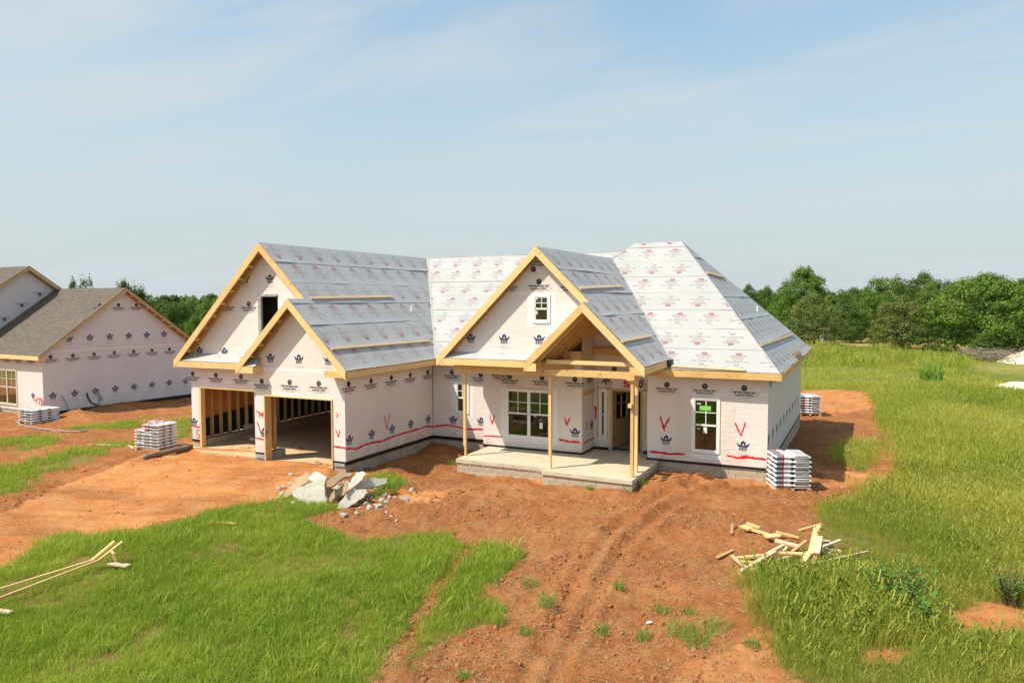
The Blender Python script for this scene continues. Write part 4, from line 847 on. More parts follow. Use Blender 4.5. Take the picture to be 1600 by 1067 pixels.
# the taller wing rising behind the lower roof
ux = -5.55; pk = NX(46, 416, ux); lo_ = NX(95, 450, ux); us = (pk.z-lo_.z)/(lo_.y-pk.y); yb = lo_.y+.6
wall('upper_gable_wall', 'x', ux-.36, pk.y-5.5, yb+3, [(pk.y-5.5, pk.z-5.5*us-.05), (pk.y, pk.z-.05), (yb+3, pk.z-.05-us*(yb+3-pk.y))], 2.2, mats=(WRAPL, OSB), out=1, parent=NH)
nU = NH.children[-1]
yb2 = yb+2.5
nroof((0, pk.y-5.6, pk.z-5.6*us), (0, 1, 0), us, -12.5, ux, 5.6); nroof((0, yb2, pk.z-us*(yb2-pk.y)), (0, -1, 0), us, -12.5, ux, yb2-pk.y)
nrake(ux, pk.y-5.6, pk.z-5.6*us-.005, pk.y, pk.z-.005); nrake(ux, pk.y, pk.z-.005, lo_.y+.1, lo_.z-.005-.1*us)
mb = MB(); mb.prism([(ux-.31, pk.y, pk.z-.06), (ux-.31, lo_.y, lo_.z-.06), (ux-.31, lo_.y, lo_.z-.26), (ux-.31, pk.y, pk.z-.26)], (-.04, 0, 0)); mb.build('fly_rafter', DARKW, NH)
for (u, v) in ((30.5, 455), (33, 474), (6, 496), (61, 457)):
    if u == 30.5: continue
    q = NX(u, v, ux-.36); o = link('supplier_emblem', SUPPLY, nU); o.location = (ux-.355, q.y, q.z); o.rotation_euler = (R(145), 0, R(90))
# conduits against the wall
def cable(name, pts, r, mat, label, cat, **k):
    mb = MB(); mb.tube(pts, r, 6); o = mb.build(name, mat, None, True); return tag(recenter(o), label, cat, **k)
w3 = lambda u, v, off=.05: Mn @ (NX(u, v, 0)+Vector((off, 0, 0)))
z4 = lambda *p: Q(p, 0, 400, 3.334)
cable('conduit', [w3(*q) for q in z4((318, 725), (340, 760), (358, 800), (352, 825))]+[G(90, 655, .03), G(83, 659, .03)], .022, GREYC, 'thin grey conduit curving down the neighbour wall to the ground by the corner pallet', 'conduit')
cable('cable_loop', [w3(*q) for q in z4((450, 712), (455, 735), (470, 760), (490, 772), (505, 775))], .035, BLKC, 'thick black cable curving off the neighbour wall', 'cable')
cable('conduit', [w3(*q) for q in z4((512, 785), (516, 740), (510, 712), (520, 725), (530, 752))], .022, GREYC, 'bent grey conduit standing beside the thick black cable on the neighbour wall', 'conduit')
cable('ground_conduit', [G(u, v, .04) for u, v in ((24, 657), (32, 664), (50, 667), (75, 671), (100, 673.5), (120, 674), (137, 673))], .024, GREYC, 'long grey conduit lying across the dirt before the neighbour house', 'conduit')

# ------------------------------------------------------------------ pallets of bagged mortar
def bag_mesh():
    bm = bmesh.new(); bmesh.ops.create_grid(bm, x_segments=6, y_segments=4, size=.5)
    top = [v.co.copy() for v in bm.verts]; bm.free(); mb = MB(); nx_, ny_ = 7, 5
    for s in (1, -1):
        vs = []
        for p in top:
            e = (1-(abs(p.x)*2)**4)*(1-(abs(p.y)*2)**4); vs.append((p.x, p.y, s*(.12+.38*e**.45)))
        mb.add(vs, [(j*nx_+i, j*nx_+i+1, (j+1)*nx_+i+1, (j+1)*nx_+i) for j in range(ny_-1) for i in range(nx_-1)])
    rim = [j for j in range(nx_)]+[j*nx_+nx_-1 for j in range(1, ny_)]+[(ny_-1)*nx_+i for i in range(nx_-2, -1, -1)]+[j*nx_ for j in range(ny_-2, 0, -1)]; k = len(top); n = len(rim)
    mb.add(mb.v[:2*k], [(rim[i], rim[(i+1) % n], rim[(i+1) % n]+k, rim[i]+k) for i in range(n)])
    me = mb.mesh('mortar_bag', BAGM, True); bm = bmesh.new(); bm.from_mesh(me); bmesh.ops.remove_doubles(bm, verts=bm.verts, dist=1e-4); bm.to_mesh(me); bm.free(); me.shade_smooth(); return me
BAGM, t, b = mk('printed_mortar_bag'); g = coord(t, 'Generated'); sx = nd(t, 'ShaderNodeSeparateXYZ'); t.links.new(g, sx.inputs[0])
oi = t.nodes.new('ShaderNodeObjectInfo')
bar = lambda a, e, ch=0: mth('MULTIPLY', mth('GREATER_THAN', sx.outputs[ch], a, t), mth('LESS_THAN', sx.outputs[ch], e, t), t)
wv = nd(t, 'ShaderNodeTexNoise', Scale=22.0, Detail=2.0); t.links.new(stretch(t, g, (1.6, .35, 1)), wv.inputs['Vector'])
ltr = mrange(t, wv.outputs['Fac'], .47, .5)
col = mixc(t, mth('MULTIPLY', bar(.07, .40), mrange(t, ltr, 0, 1, .55, 1), t), (.80, .80, .80), (.045, .05, .10)); col = mixc(t, bar(.40, .50), col, (.50, .06, .06)); col = mixc(t, mth('MULTIPLY', bar(.52, .70), mth('MULTIPLY', ltr, .6, t), t), col, (.25, .25, .27)); col = mixc(t, mth('MULTIPLY', bar(.74, .93), bar(.32, .68, 1), t), col, (.10, .10, .13))
t.links.new(col, b.inputs['Base Color']); b.inputs['Roughness'].default_value = .45; bump(t, b, noise(t, g, 7, 4), .35, .05)
BAGR, t, b = mk('red_printed_bag'); g = coord(t, 'Generated'); sx = nd(t, 'ShaderNodeSeparateXYZ'); t.links.new(g, sx.inputs[0])
col = mixc(t, mth('MULTIPLY', bar(.08, .6), mrange(t, noise(t, g, 9, 2), .4, .45), t), (.76, .72, .72), (.50, .12, .13)); col = mixc(t, bar(.68, .9), col, (.16, .07, .10)); t.links.new(col, b.inputs['Base Color']); b.inputs['Roughness'].default_value = .45
BAGW, t, b = mk('plain_mortar_bag'); g = coord(t, 'Generated'); sx = nd(t, 'ShaderNodeSeparateXYZ'); t.links.new(g, sx.inputs[0])
dz_ = mth('MULTIPLY', bar(.12, .88), bar(.56, .80, 2), t); col = mixc(t, dz_, (.80, .80, .79), (.05, .05, .06)); col = mixc(t, mth('MULTIPLY', bar(.20, .80), bar(.2, .8, 1), t), col, (.34, .33, .35)); t.links.new(col, b.inputs['Base Color']); b.inputs['Roughness'].default_value = .45; bump(t, b, noise(t, g, 7, 4), .35, .05)
BAG = bag_mesh(); BAG3 = BAG.copy(); BAG3.materials[0] = BAGW; BAG2 = BAG.copy(); BAG2.materials[0] = BAGR
ORD = ['bottom', 'second', 'third', 'fourth', 'fifth', 'sixth', 'seventh', 'eighth', 'ninth']
def pallet(p, rz, w, d, nx_, ny_, layers, lh, where, short=None, red=0, plain=False):
    """p: near-left corner on the ground; x runs along the front, y away"""
    M = Matrix.Translation(p) @ Matrix.Rotation(rz, 4, 'Z'); nl = layers
    pl = thing('pallet', 'low wooden pallet under the mortar bags '+where, 'pallet', p, rz, 'pallets under mortar bags')
    for i in range(5): mb = MB(); y = d*i/5; mb.box(0, w, y+.01, y+d/5-.03, .075, .093); mb.build('deck_board', PALE, pl)
    for x in (.0, w/2-.04, w-.08): mb = MB(); mb.box(x, x+.08, 0, d, 0, .073); mb.build('stringer', PALE, pl)
    cols = ['left', 'right'] if nx_ == 2 else ['left', 'middle', 'right']; rows = ['front', 'middle', 'back'] if ny_ == 3 else (['front', 'back'] if ny_ == 2 else ['front', 'second', 'third', 'back'])
    for l in range(layers):
        for i in range(nx_):
            for j in range(ny_):
                if short and (i, j) in short and l >= short[(i, j)]: continue
                hid = (l < layers-1) and not (j == 0 or i == nx_-1 or j == ny_-1 or i == 0)
                if hid: continue
                o = link('mortar_bag', BAG2 if (red and l >= layers-red and i < 2) else (BAG3 if (i == nx_-1 or plain) else BAG)); jx, jy = random.uniform(-.018, .018), random.uniform(-.018, .018)
                o.matrix_world = M @ Matrix.Translation((w*(i+.5)/nx_+jx, d*(j+.5)/ny_+jy, .094+lh*(l+.5))) @ Matrix.Rotation(random.uniform(-.03, .03), 4, 'Z') @ Matrix.Diagonal((w/nx_*1.01, d/ny_*1.01, lh*1.06, 1))
                lay = 'top' if l == layers-1 else ORD[l]
                tag(o, f"{'red and white' if (red and l >= layers-red and i < 2) else ('blue lettered white' if not (i == nx_-1 or plain) else 'black striped white')} bag {where}, {lay} layer, {rows[j]} {cols[i]}", 'bag', 'mortar bags stacked on pallets')
def flat(u, v, z): p = GZ(u, v, z); return p
a, e = G(1211, 765.5), G(1267, 768.5); rz = math.atan2(e.y-a.y, e.x-a.x); w = math.hypot(e.x-a.x, e.y-a.y)
pallet((a.x, a.y, min(a.z, e.z)+.01), rz, w, .85, 2, 4, 7, .128, 'at the right front corner')
a, e = G(1249.5, 649.5), G(1283, 650); rz = math.atan2(e.y-a.y, e.x-a.x); w = math.hypot(e.x-a.x, e.y-a.y)
pallet((a.x, a.y, min(a.z, e.z)+.01), rz, w, 1.0, 2, 4, 7, .118, 'at the house rear corner')
a, e = G(211, 703.5), G(247.5, 705); rz = math.atan2(e.y-a.y, e.x-a.x); w = math.hypot(e.x-a.x, e.y-a.y)
pallet((a.x, a.y, min(a.z, e.z)+.0), rz, w, .85, 3, 3, 8, .107, 'left of the garage', {(0, 0): 6, (0, 1): 6}, red=2, plain=True)
a, e = G(29, 661.5), G(49, 663.5); rz = math.atan2(e.y-a.y, e.x-a.x); w = math.hypot(e.x-a.x, e.y-a.y)
pallet((a.x, a.y, min(a.z, e.z)), rz, max(w, .85), 1.3, 2, 3, 5, .115, 'at the neighbour house', plain=True)

# ------------------------------------------------------------------ things in the garage
def small(name, label, cat, mat, *bx):
    mb = MB(); [mb.box(*q) for q in bx]; return tag(recenter(mb.build(name, mat)), label, cat)
p = GZ(353.5, 684, -.25); small('cardboard_box', 'tall narrow cardboard box standing in the left garage bay', 'box', CARD, (p.x-.16, p.x+.16, p.y-.1, p.y+.1, -.248, .30), (p.x-.162, p.x-.02, p.y-.13, p.y+.12, .30, .31), (p.x+.02, p.x+.162, p.y-.12, p.y+.13, .30, .312))
p = GZ(382, 679, -.25); small('white_carton', 'white carton lying on the garage floor beneath another', 'carton', PIPEW, (p.x-.26, p.x+.2, p.y-.15, p.y+.15, -.248, -.05), (p.x-.262, p.x+.202, p.y-.01, p.y+.01, -.2485, -.048))
small('white_carton', 'white carton resting on top of another in the left garage bay', 'carton', PIPEW, (p.x-.2, p.x+.28, p.y-.13, p.y+.17, -.046, .16), (p.x-.202, p.x+.282, p.y+.01, p.y+.03, -.047, .162))
mb = MB(); p = GZ(393, 685, -.2); mb.tube([p+Vector((-.02, 0, -.02)), p+Vector((.6, .1, -.02))], .05, 10); mb.tube([p+Vector((-.04, 0, -.02)), p+Vector((.02, 0, -.02))], .058, 10); tag(recenter(mb.build('white_tube', PIPEW)), 'short white pipe lying behind the pier between the garage bays', 'pipe')
for i, (u, v, l, ang, lb) in enumerate(((366, 681, .5, .3, 'thin yellow wood offcut nearest the tall cardboard box on the garage floor'), (372, 682, .45, 1.0, 'yellow wood offcut leaning across on the garage floor before the white cartons'), (378, 683, .5, .1, 'flat yellow wood offcut furthest right among those before the white cartons'))):
    p = GZ(u, v, -.24); d = Vector((math.cos(ang), math.sin(ang), .12))*l; mb = MB(); mb.beam(p, p+d, .05, .03); tag(recenter(mb.build('wood_offcut', PINE)), lb, 'offcut', 'wood offcuts on the garage floor')

# ------------------------------------------------------------------ broken concrete pile
def chunk(name, pts, th, label, mat=RUBBLE, tilt=None, cat='concrete slab', lift=0):
    """pts: outline of the visible face as photo pixels with a height above ground each"""
    P3 = [G(u, v, h) for u, v, h in pts]; c = sum(P3, Vector())/len(P3); nn = Vector()
    for i in range(len(P3)): nn += (P3[i]-c).cross(P3[(i+1) % len(P3)]-c)
    nn.normalize(); nn = nn if nn.dot(CAM-c) > 0 else -nn
    P3 = [q-nn*((q-c).dot(nn)*.8) for q in P3]; out = []
    for i in range(len(P3)):
        a, e = P3[i], P3[(i+1) % len(P3)]; k = max(2, int((e-a).length/.12))
        for j in range(k): q = a+(e-a)*j/k; out.append(q+(q-c).normalized()*random.uniform(-.045, .035)*(j > 0))
    n = len(out); inner = [c+(q-c)*.6+nn*random.uniform(-.012, .02) for q in out]; back = [c+(q-c)*random.uniform(.9, 1.02)-nn*th*random.uniform(.8, 1.15) for q in out]
    mid = [c+(q-c)*random.uniform(.97, 1.05)-nn*th*.45 for q in out]; vs = out+mid+back; fs = [tuple(range(n))]+[(i, n+i, n+(i+1) % n, (i+1) % n) for i in range(n)]+[(n+i, 2*n+i, 2*n+(i+1) % n, n+(i+1) % n) for i in range(n)]+[tuple(2*n+i for i in range(n))]
    mb = MB(); mb.add(vs, fs); return tag(recenter(mb.build(name, mat)), label, cat, 'broken concrete slabs in the rubble pile')
zc8 = lambda l: [(420+x/7.273, 720+y/7.273, h) for x, y, h in l]
chunk('concrete_slab', zc8([(300,390,.12),(300,330,.3),(350,260,.52),(490,245,.5),(600,195,.6),(640,215,.6),(640,330,.35),(670,440,.12),(640,475,.06),(530,500,.02),(480,470,.04),(400,480,.05),(340,450,.05)]), .12, 'large pale grey slab facing out at the front left of the rubble pile')
chunk('concrete_slab', zc8([(150,400,.1),(250,270,.35),(330,185,.5),(440,130,.62),(470,160,.62),(440,230,.5),(350,265,.45),(300,330,.28),(290,390,.12),(220,430,.05)]), .12, 'brown stained slab leaning at the left back of the rubble pile', ROCKB)
chunk('concrete_slab', zc8([(660,290,.5),(680,210,.6),(790,140,.66),(960,130,.62),(940,155,.6),(860,180,.58),(740,280,.48),(700,300,.46)]), .08, 'thin tan slab with a raised edge at the top of the rubble pile', ROCKB)
chunk('concrete_slab', zc8([(860,360,.38),(930,240,.5),(1000,130,.62),(1060,115,.62),(1105,140,.6),(1050,220,.5),(960,300,.42),(880,350,.37)]), .09, 'bright narrow slab slanting up the middle of the rubble pile')
chunk('concrete_slab', zc8([(960,290,.32),(1040,240,.4),(1160,190,.45),(1340,195,.4),(1345,240,.33),(1250,290,.22),(1130,300,.25),(1010,325,.28)]), .1, 'shaded grey slab lying at the right back of the rubble pile')
chunk('concrete_slab', zc8([(770,540,.03),(800,470,.14),(880,370,.3),(960,325,.36),(1110,320,.33),(1130,350,.28),(1080,410,.2),(980,480,.1),(900,530,.03)]), .1, 'rough slab with gravel face at the front right of the rubble pile')
chunk('concrete_slab', zc8([(440,200,.58),(520,120,.66),(590,140,.64),(660,180,.58),(640,205,.56),(520,240,.5)]), .1, 'small broken slab standing at the top left of the rubble pile')
chunk('concrete_slab', zc8([(660,300,.34),(780,310,.36),(880,250,.42),(900,290,.36),(850,370,.27),(780,390,.2),(700,470,.06),(660,380,.2)]), .2, 'dirt covered brown slab in the middle of the rubble pile', ROCKB)
for u, v, s, lb in ((536, 776, .14, 'pale broken lump at the foot of the front right rubble slab'), (459, 786, .10, 'pale yellowish lump at the front left foot of the rubble pile'), (441, 772, .09, 'small rounded lump at the far left end of the rubble pile'), (528, 773, .1, 'small grey lump wedged between two rubble slabs')):
    bm = bmesh.new(); bmesh.ops.create_icosphere(bm, subdivisions=2, radius=s)
    for vv in bm.verts: vv.co *= random.uniform(.75, 1.15); vv.co.z *= .7
    me = bpy.data.meshes.new('concrete_lump'); bm.to_mesh(me); bm.free(); me.materials.append(RUBBLE); o = link('concrete_lump', me); o.location = G(u, v, s*.35); tag(o, lb, 'concrete lump')
mb = MB(); p = G(460, 776, .05); mb.prism([p, p+Vector((.16, .02, .02)), p+Vector((.18, .05, .2)), p+Vector((.08, .06, .26)), p+Vector((.02, .02, .14))], (-.03, .09, 0)); tag(recenter(mb.build('blue_sheet_scrap', BLUE)), 'scrap of blue plastic under the left side of the rubble pile', 'plastic scrap')

# ------------------------------------------------------------------ loose boards
def board(name, a, e, w, t_, mat, label, group=None, up=(0, 0, 1), cat='board'):
    w *= .72 if name == 'scrap_board' else 1; t_ *= .85
    a = G(*a) if not isinstance(a, Vector) else a; e = G(*e) if not isinstance(e, Vector) else e; mb = MB(); mb.beam(a, e, w, t_, up=up, mi=0); return tag(recenter(mb.build(name, mat)), label, cat, group)
ks = 6.154; zs = lambda x, y, h: (1120+x/ks, 800+y/ks, h)
SC = [((245,130,.10),(330,165,.10),.24,.04,PINE,'short wide yellow plank at the far left tip of the scrap pile'),
 ((290,105,.15),(415,150,.15),.12,.04,PINE,'yellow plank lying on the far left tip of the scrap pile'),
 ((330,165,.08),(500,215,.1),.14,.04,PINE,'long yellow plank joining the pile tip to its middle'),
 ((470,235,.12),(600,220,.14),.26,.04,PINE,'wide yellow plank bridging the upper middle of the scrap pile'),
 ((570,190,.1),(790,245,.05),.14,.04,PINE,'thin yellow plank at the back of the scrap pile, out over the grass'),
 ((560,270,.2),(800,330,.16),.16,.05,PALE,'broad pale plank crossing the middle of the scrap pile'),
 ((640,325,.25),(450,430,.16),.10,.09,PALE,'grey squared timber, upper half of the long diagonal'),
 ((560,385,.2),(225,580,.05),.12,.09,PALE,'long pale squared timber slanting to the front left of the scrap pile'),
 ((145,420,.05),(290,545,.12),.09,.05,PALE,'narrow pale board at the front left corner of the scrap pile'),
 ((195,440,.05),(460,415,.12),.14,.05,PINE,'yellow board lying flat behind the long diagonal timber'),
 ((210,470,.06),(400,485,.1),.10,.04,PINE,'short yellow board just behind the front left corner of the scrap pile'),
 ((530,385,.16),(850,400,.2),.12,.04,PINE,'yellow board running level through the centre of the scrap pile'),
 ((580,455,.08),(740,415,.14),.10,.04,PALE,'pale board lying at the front centre in the grass'),
 ((530,430,.12),(600,495,.02),.10,.04,PINE,'short yellow board pointing to the camera at the front centre'),
 ((720,385,.15),(860,275,.3),.09,.04,DARKW,'brown board tilted up across the middle of the scrap pile'),
 ((900,410,.16),(960,160,.42),.15,.09,PINE,'tall yellow timber propped steeply on the scrap pile'),
 ((955,400,.2),(985,235,.4),.19,.06,PALE,'pale block of timber leaning beside the tall yellow one'),
 ((965,165,.5),(990,140,.48),.12,.08,PINE,'short yellow block at the head of the tall propped timber'),
 ((790,175,.02),(1005,115,.12),.08,.04,PINE,'separate yellow lath lying behind the scrap pile'),
 ((985,345,.12),(1190,270,.2),.09,.05,PALE,'greyish board sticking out right from the scrap pile'),
 ((1000,280,.1),(1090,285,.1),.18,.06,PALE,'short pale offcut in the grass right of the propped timbers'),
 ((1010,350,.05),(1200,375,.03),.13,.05,PALE,'weathered board end low in the grass at the right side'),
 ((985,375,.1),(1190,420,.06),.11,.05,PALE,'pale board leaning right off the scrap pile into the grass'),
 ((830,480,.1),(890,390,.2),.15,.07,PINE,'stubby yellow block at the foot of the propped timbers'),
 ((925,490,.06),(945,420,.14),.14,.07,DARKW,'dark end block between the propped timbers and the long lath'),
 ((720,545,.12),(1460,378,.14),.07,.05,PALE,'very long pale lath in the grass in front of the scrap pile'),
 ((1040,515,.06),(1240,565,.04),.06,.03,PINE,'thin yellow strip in the grass in front of the long lath'),
 ((340,575,.05),(360,530,.08),.12,.06,PINE,'small yellow offcut under the near end of the diagonal timber'),
 ((470,465,.05),(490,500,.02),.07,.03,PINE,'small yellow splinter beside the diagonal timber'),
 ((640,370,.12),(665,335,.18),.14,.05,PINE,'short yellow end showing below the broad pale plank')]
for a, e, w, t_, mat, lb in SC: board('scrap_board', zs(*a), zs(*e), w, t_, mat, lb, 'scrap boards in the heap by the meadow')
board('scrap_board', zs(140, 205, .02), zs(152, 112, .03), .10, .04, DARKW, 'lone brown offcut on bare clay left of the scrap pile', 'scrap boards in the heap by the meadow')
board('scrap_board', zs(0, 435, .03), zs(100, 390, .04), .13, .03, DARKW, 'grey brown board lying on clay nearest the tyre ruts', 'scrap boards in the heap by the meadow')
board('scrap_board', zs(95, 395, .05), zs(160, 365, .05), .08, .04, DARKW, 'dark stub at the end of the grey brown board on the clay', 'scrap boards in the heap by the meadow')
# propped boards at the left edge
q7 = lambda x, y, h: (100+x/5.333, 820+y/5.333, h)
board('propped_board', q7(232, 297, .22), q7(422, 138, .48), .09, .05, PINE, 'farther of two yellow boards propped above the left lawn', 'two boards propped above the lawn')
board('propped_board', q7(292, 292, .22), q7(490, 140, .48), .09, .05, PINE, 'nearer of two yellow boards propped above the left lawn, over the stake', 'two boards propped above the lawn')
board('long_lath', q7(238, 293, .22), (-60, 938, .12), .035, .035, PINE, 'farther of two long thin laths running out of the lawn to the left', 'two long laths over the lawn')
board('long_lath', q7(296, 291, .22), (-60, 956, .12), .035, .035, PINE, 'nearer of two long thin laths running out of the lawn to the left', 'two long laths over the lawn')
board('wooden_stake', q7(405, 225, .40), q7(432, 320, .05), .09, .04, PINE, 'upright wooden stake under the propped boards on the left lawn', up=(0, 1, 0), cat='stake')
board('flat_plank', q7(370, 315, .12), q7(540, 340, .12), .14, .04, PALE, 'short pale plank at the foot of the stake in the left lawn', cat='plank')
board('flat_plank', (-20, 951, .1), (18, 956, .1), .1, .04, PALE, 'pale plank end at the left edge of the lawn', cat='plank')
board('flat_plank', (292, 813.5, .06), (340, 815, .05), .07, .04, PALE, 'thin pale plank at the top edge of the lawn, left of another', cat='plank')
board('flat_plank', (328, 815, .07), (368, 818, .06), .12, .04, PINE, 'short yellowish plank at the top edge of the lawn below the driveway', cat='plank')
board('flat_plank', (150, 694.5, .03), (190, 695.5, .03), .10, .04, PALE, 'pale plank lying in dirt left of the red topped bag stack', cat='plank')
board('flat_plank', (199, 695, .02), (209, 700, .02), .08, .03, PINE, 'short yellow plank end right beside the red topped bag stack', cat='plank')
board('flat_plank', (272, 694, .03), (292, 696, .03), .12, .03, GREYC, 'grey plank between the red topped bag stack and the garage', cat='plank')
a, e = G(225.5, 714, .10), G(299, 698, .10); mb = MB(); mb.tube([a+(e-a)*k/8+Vector((0, 0, random.uniform(-.015, .015))) for k in range(9)], .095, 10); tag(recenter(mb.build('log', LOGM, None, True)), 'dark round log lying between the driveway and the red topped bags', 'log')
cable('orange_strip', [G(u, v, .02) for u, v in ((172, 726), (200, 720), (222, 715.5))], .012, RUST, 'thin orange cord along the upper edge of the driveway', 'cord')
cable('orange_strip', [G(u, v, .03) for u, v in ((124, 737), (130, 736), (136, 735))], .03, RUST, 'short scrap of orange tape on the driveway edge grass', 'tape')
p = G(1010, 973, .03); mb = MB(); mb.tube([p, p+Vector((.07, .03, .02))], .025, 8); mb.tube([p+Vector((.07, .03, .02)), p+Vector((.09, .04, .025))], .012, 8); tag(recenter(mb.build('litter_bottle', PIPEW)), 'tiny white piece of litter on the clay between tufts', 'litter')

# ------------------------------------------------------------------ vegetation
def blades_mesh(name, n, hmin, hmax, spread, w, lean, mat, seed, seedhead=0):
    r = random.Random(seed); mb = MB()
    for i in range(n):
        a = r.uniform(0, 6.283); d = spread*math.sqrt(r.random()); x, y = d*math.cos(a), d*math.sin(a); h = r.uniform(hmin, hmax); th = r.uniform(0, 6.283); l = r.uniform(.1, lean)*h
        dx, dy = math.cos(th)*l, math.sin(th)*l; pa = r.uniform(0, 3.14); px, py = math.cos(pa)*w/2, math.sin(pa)*w/2
        z1, z2 = h*.5, h*(1-.25*l/h)
        mb.add([(x-px, y-py, -.03), (x+px, y+py, -.03), (x+dx*.28+px*.85, y+dy*.28+py*.85, z1), (x+dx*.28-px*.85, y+dy*.28-py*.85, z1), (x+dx*.68+px*.5, y+dy*.68+py*.5, h*.82), (x+dx*.68-px*.5, y+dy*.68-py*.5, h*.82), (x+dx, y+dy, z2)], [(0, 1, 2, 3), (3, 2, 4, 5), (5, 4, 6)])
        if r.random() < seedhead: mb.beam((x+dx*.68, y+dy*.68, h*.82), (x+dx*1.05, y+dy*1.05, h*1.12), .018, .012)
    me = bpy.data.meshes.new(name); me.from_pydata(mb.v, [], mb.f); me.materials.append(mat); me.update(); return me
def scatter(name, label, cat, protos, P, scl, tint, mat=None, tilt=.12):
    """one 'stuff' object: geometry nodes set the prototype clumps on its points"""
    n = len(P); me = bpy.data.meshes.new(name); me.vertices.add(n); me.vertices.foreach_set('co', np.asarray(P, np.float32).ravel())
    rot = np.stack([rng.normal(0, tilt, n), rng.normal(0, tilt, n), rng.uniform(0, 6.283, n)], -1)
    for nm, ty, key, data in (('rot', 'FLOAT_VECTOR', 'vector', rot), ('scl', 'FLOAT', 'value', scl), ('tint', 'FLOAT', 'value', tint)):
        at_ = me.attributes.new(nm, ty, 'POINT'); at_.data.foreach_set(key, np.asarray(data, np.float32).ravel())
    at_ = me.attributes.new('kind', 'INT', 'POINT'); at_.data.foreach_set('value', rng.integers(0, len(protos), n).astype(np.int32))
    o = link(name, me); o['kind'] = 'stuff'; o['label'] = label; o['category'] = cat
    ng = bpy.data.node_groups.new(name, 'GeometryNodeTree'); ng.interface.new_socket('Geometry', in_out='INPUT', socket_type='NodeSocketGeometry'); ng.interface.new_socket('Geometry', in_out='OUTPUT', socket_type='NodeSocketGeometry')
    gi, go = ng.nodes.new('NodeGroupInput'), ng.nodes.new('NodeGroupOutput'); jn = ng.nodes.new('GeometryNodeJoinGeometry')
    def attr(nm, ty): a_ = ng.nodes.new('GeometryNodeInputNamedAttribute'); a_.data_type = ty; a_.inputs['Name'].default_value = nm; return [s for s in a_.outputs if s.enabled and s.name == 'Attribute'][0]
    ra, sa, ka = attr('rot', 'FLOAT_VECTOR'), attr('scl', 'FLOAT'), attr('kind', 'INT')
    for k, pm in enumerate(protos):
        po = bpy.data.objects.new(pm.name, pm); oi_ = ng.nodes.new('GeometryNodeObjectInfo'); oi_.inputs['Object'].default_value = po
        cmp_ = ng.nodes.new('FunctionNodeCompare'); cmp_.data_type = 'INT'; cmp_.operation = 'EQUAL'; ints = [s for s in cmp_.inputs if s.type == 'INT']; ng.links.new(ka, ints[0]); ints[1].default_value = k
        ip = ng.nodes.new('GeometryNodeInstanceOnPoints'); ng.links.new(gi.outputs[0], ip.inputs['Points']); ng.links.new(cmp_.outputs[0], ip.inputs['Selection']); ng.links.new(oi_.outputs['Geometry'], ip.inputs['Instance']); ng.links.new(ra, ip.inputs['Rotation']); ng.links.new(sa, ip.inputs['Scale']); ng.links.new(ip.outputs[0], jn.inputs[0])
    ng.links.new(jn.outputs[0], go.inputs[0]); md = o.modifiers.new('scatter', 'NODES'); md.node_group = ng; return o
def infov(x, y, mx_=1.18, pad=3.5):
    dx, dy = x-CAM.x, y-CAM.y; dep = dx*_fw.x+dy*_fw.y; lat = np.abs(dx*_rt.x+dy*_rt.y); return (dep > 4) & (lat < dep*.69*mx_+pad)
HX0, HX1 = -7.3, 11.5
def house_free(x, y): return ~((x > -7.3) & (x < 11.5) & (y > .7) & (y < 16)) & ~((x > -3.6) & (x < .1) & (y > -.1) & (y < 1)) & ~((x > 2.5) & (x < 8.4) & (y > 1.55) & (y < 6)) & ~((x > -40) & (x < -21.3) & (y > 4) & (y < 14))
def sample(x0, x1, y0, y1, dens, fn):
    n = int((x1-x0)*(y1-y0)*dens); x, y = rng.uniform(x0, x1, n), rng.uniform(y0, y1, n); k = fn(x, y) & infov(x, y) & house_free(x, y); return x[k], y[k]
def place(x, y): return np.stack([x, y, terr(x, y)-.005], -1)
lawnP = [blades_mesh(f'lawn_tuft', 18, .05, .16, .12, .0075, .95, GRASS, 100+i) for i in range(4)]
x, y = sample(-4, 11, -13.5, 1.5, 300, lambda x, y: mask(x+rng.normal(0, .09, x.shape)*(rng.random(x.shape) < .6), y+rng.normal(0, .10, x.shape)*(rng.random(x.shape) < .6), LAWN, .17, 5, 1.9) & ((fbm(x*1.3, y*1.3, 90, 4)+.12*(vn(x*6,y*6,8)-.5) > .27) | (vn(x*9, y*9, 4) > .75)))
pt = fbm(x*.8, y*.8, 91, 3); scatter('lawn_grass', 'short bright green grass of the front lawn', 'grass', lawnP, place(x, y), rng.gamma(7, .13, len(x))*(.35+1.2*pt), np.clip(rng.normal(.45, .25, len(x))+(fbm(x*.6, y*.6, 93, 3)-.47)*1.6, 0, 1))
lp = [blades_mesh('patch_tuft', 16, .06, .18, .18, .012, .9, GRASS, 140+i) for i in range(3)]
x, y = sample(-26, 0, -9, 16, 45, lambda x, y: mask(x+rng.normal(0, .35, x.shape), y+rng.normal(0, .35, x.shape), LEFTG, .5, 8, .8) & (fbm(x*.9, y*.9, 95, 4) > .33))
scatter('patch_grass', 'ragged green grass patches between driveway and neighbour house', 'grass', lp, place(x, y), rng.uniform(.7, 1.4, len(x)), np.clip(rng.normal(.45, .3, len(x)), 0, 1))
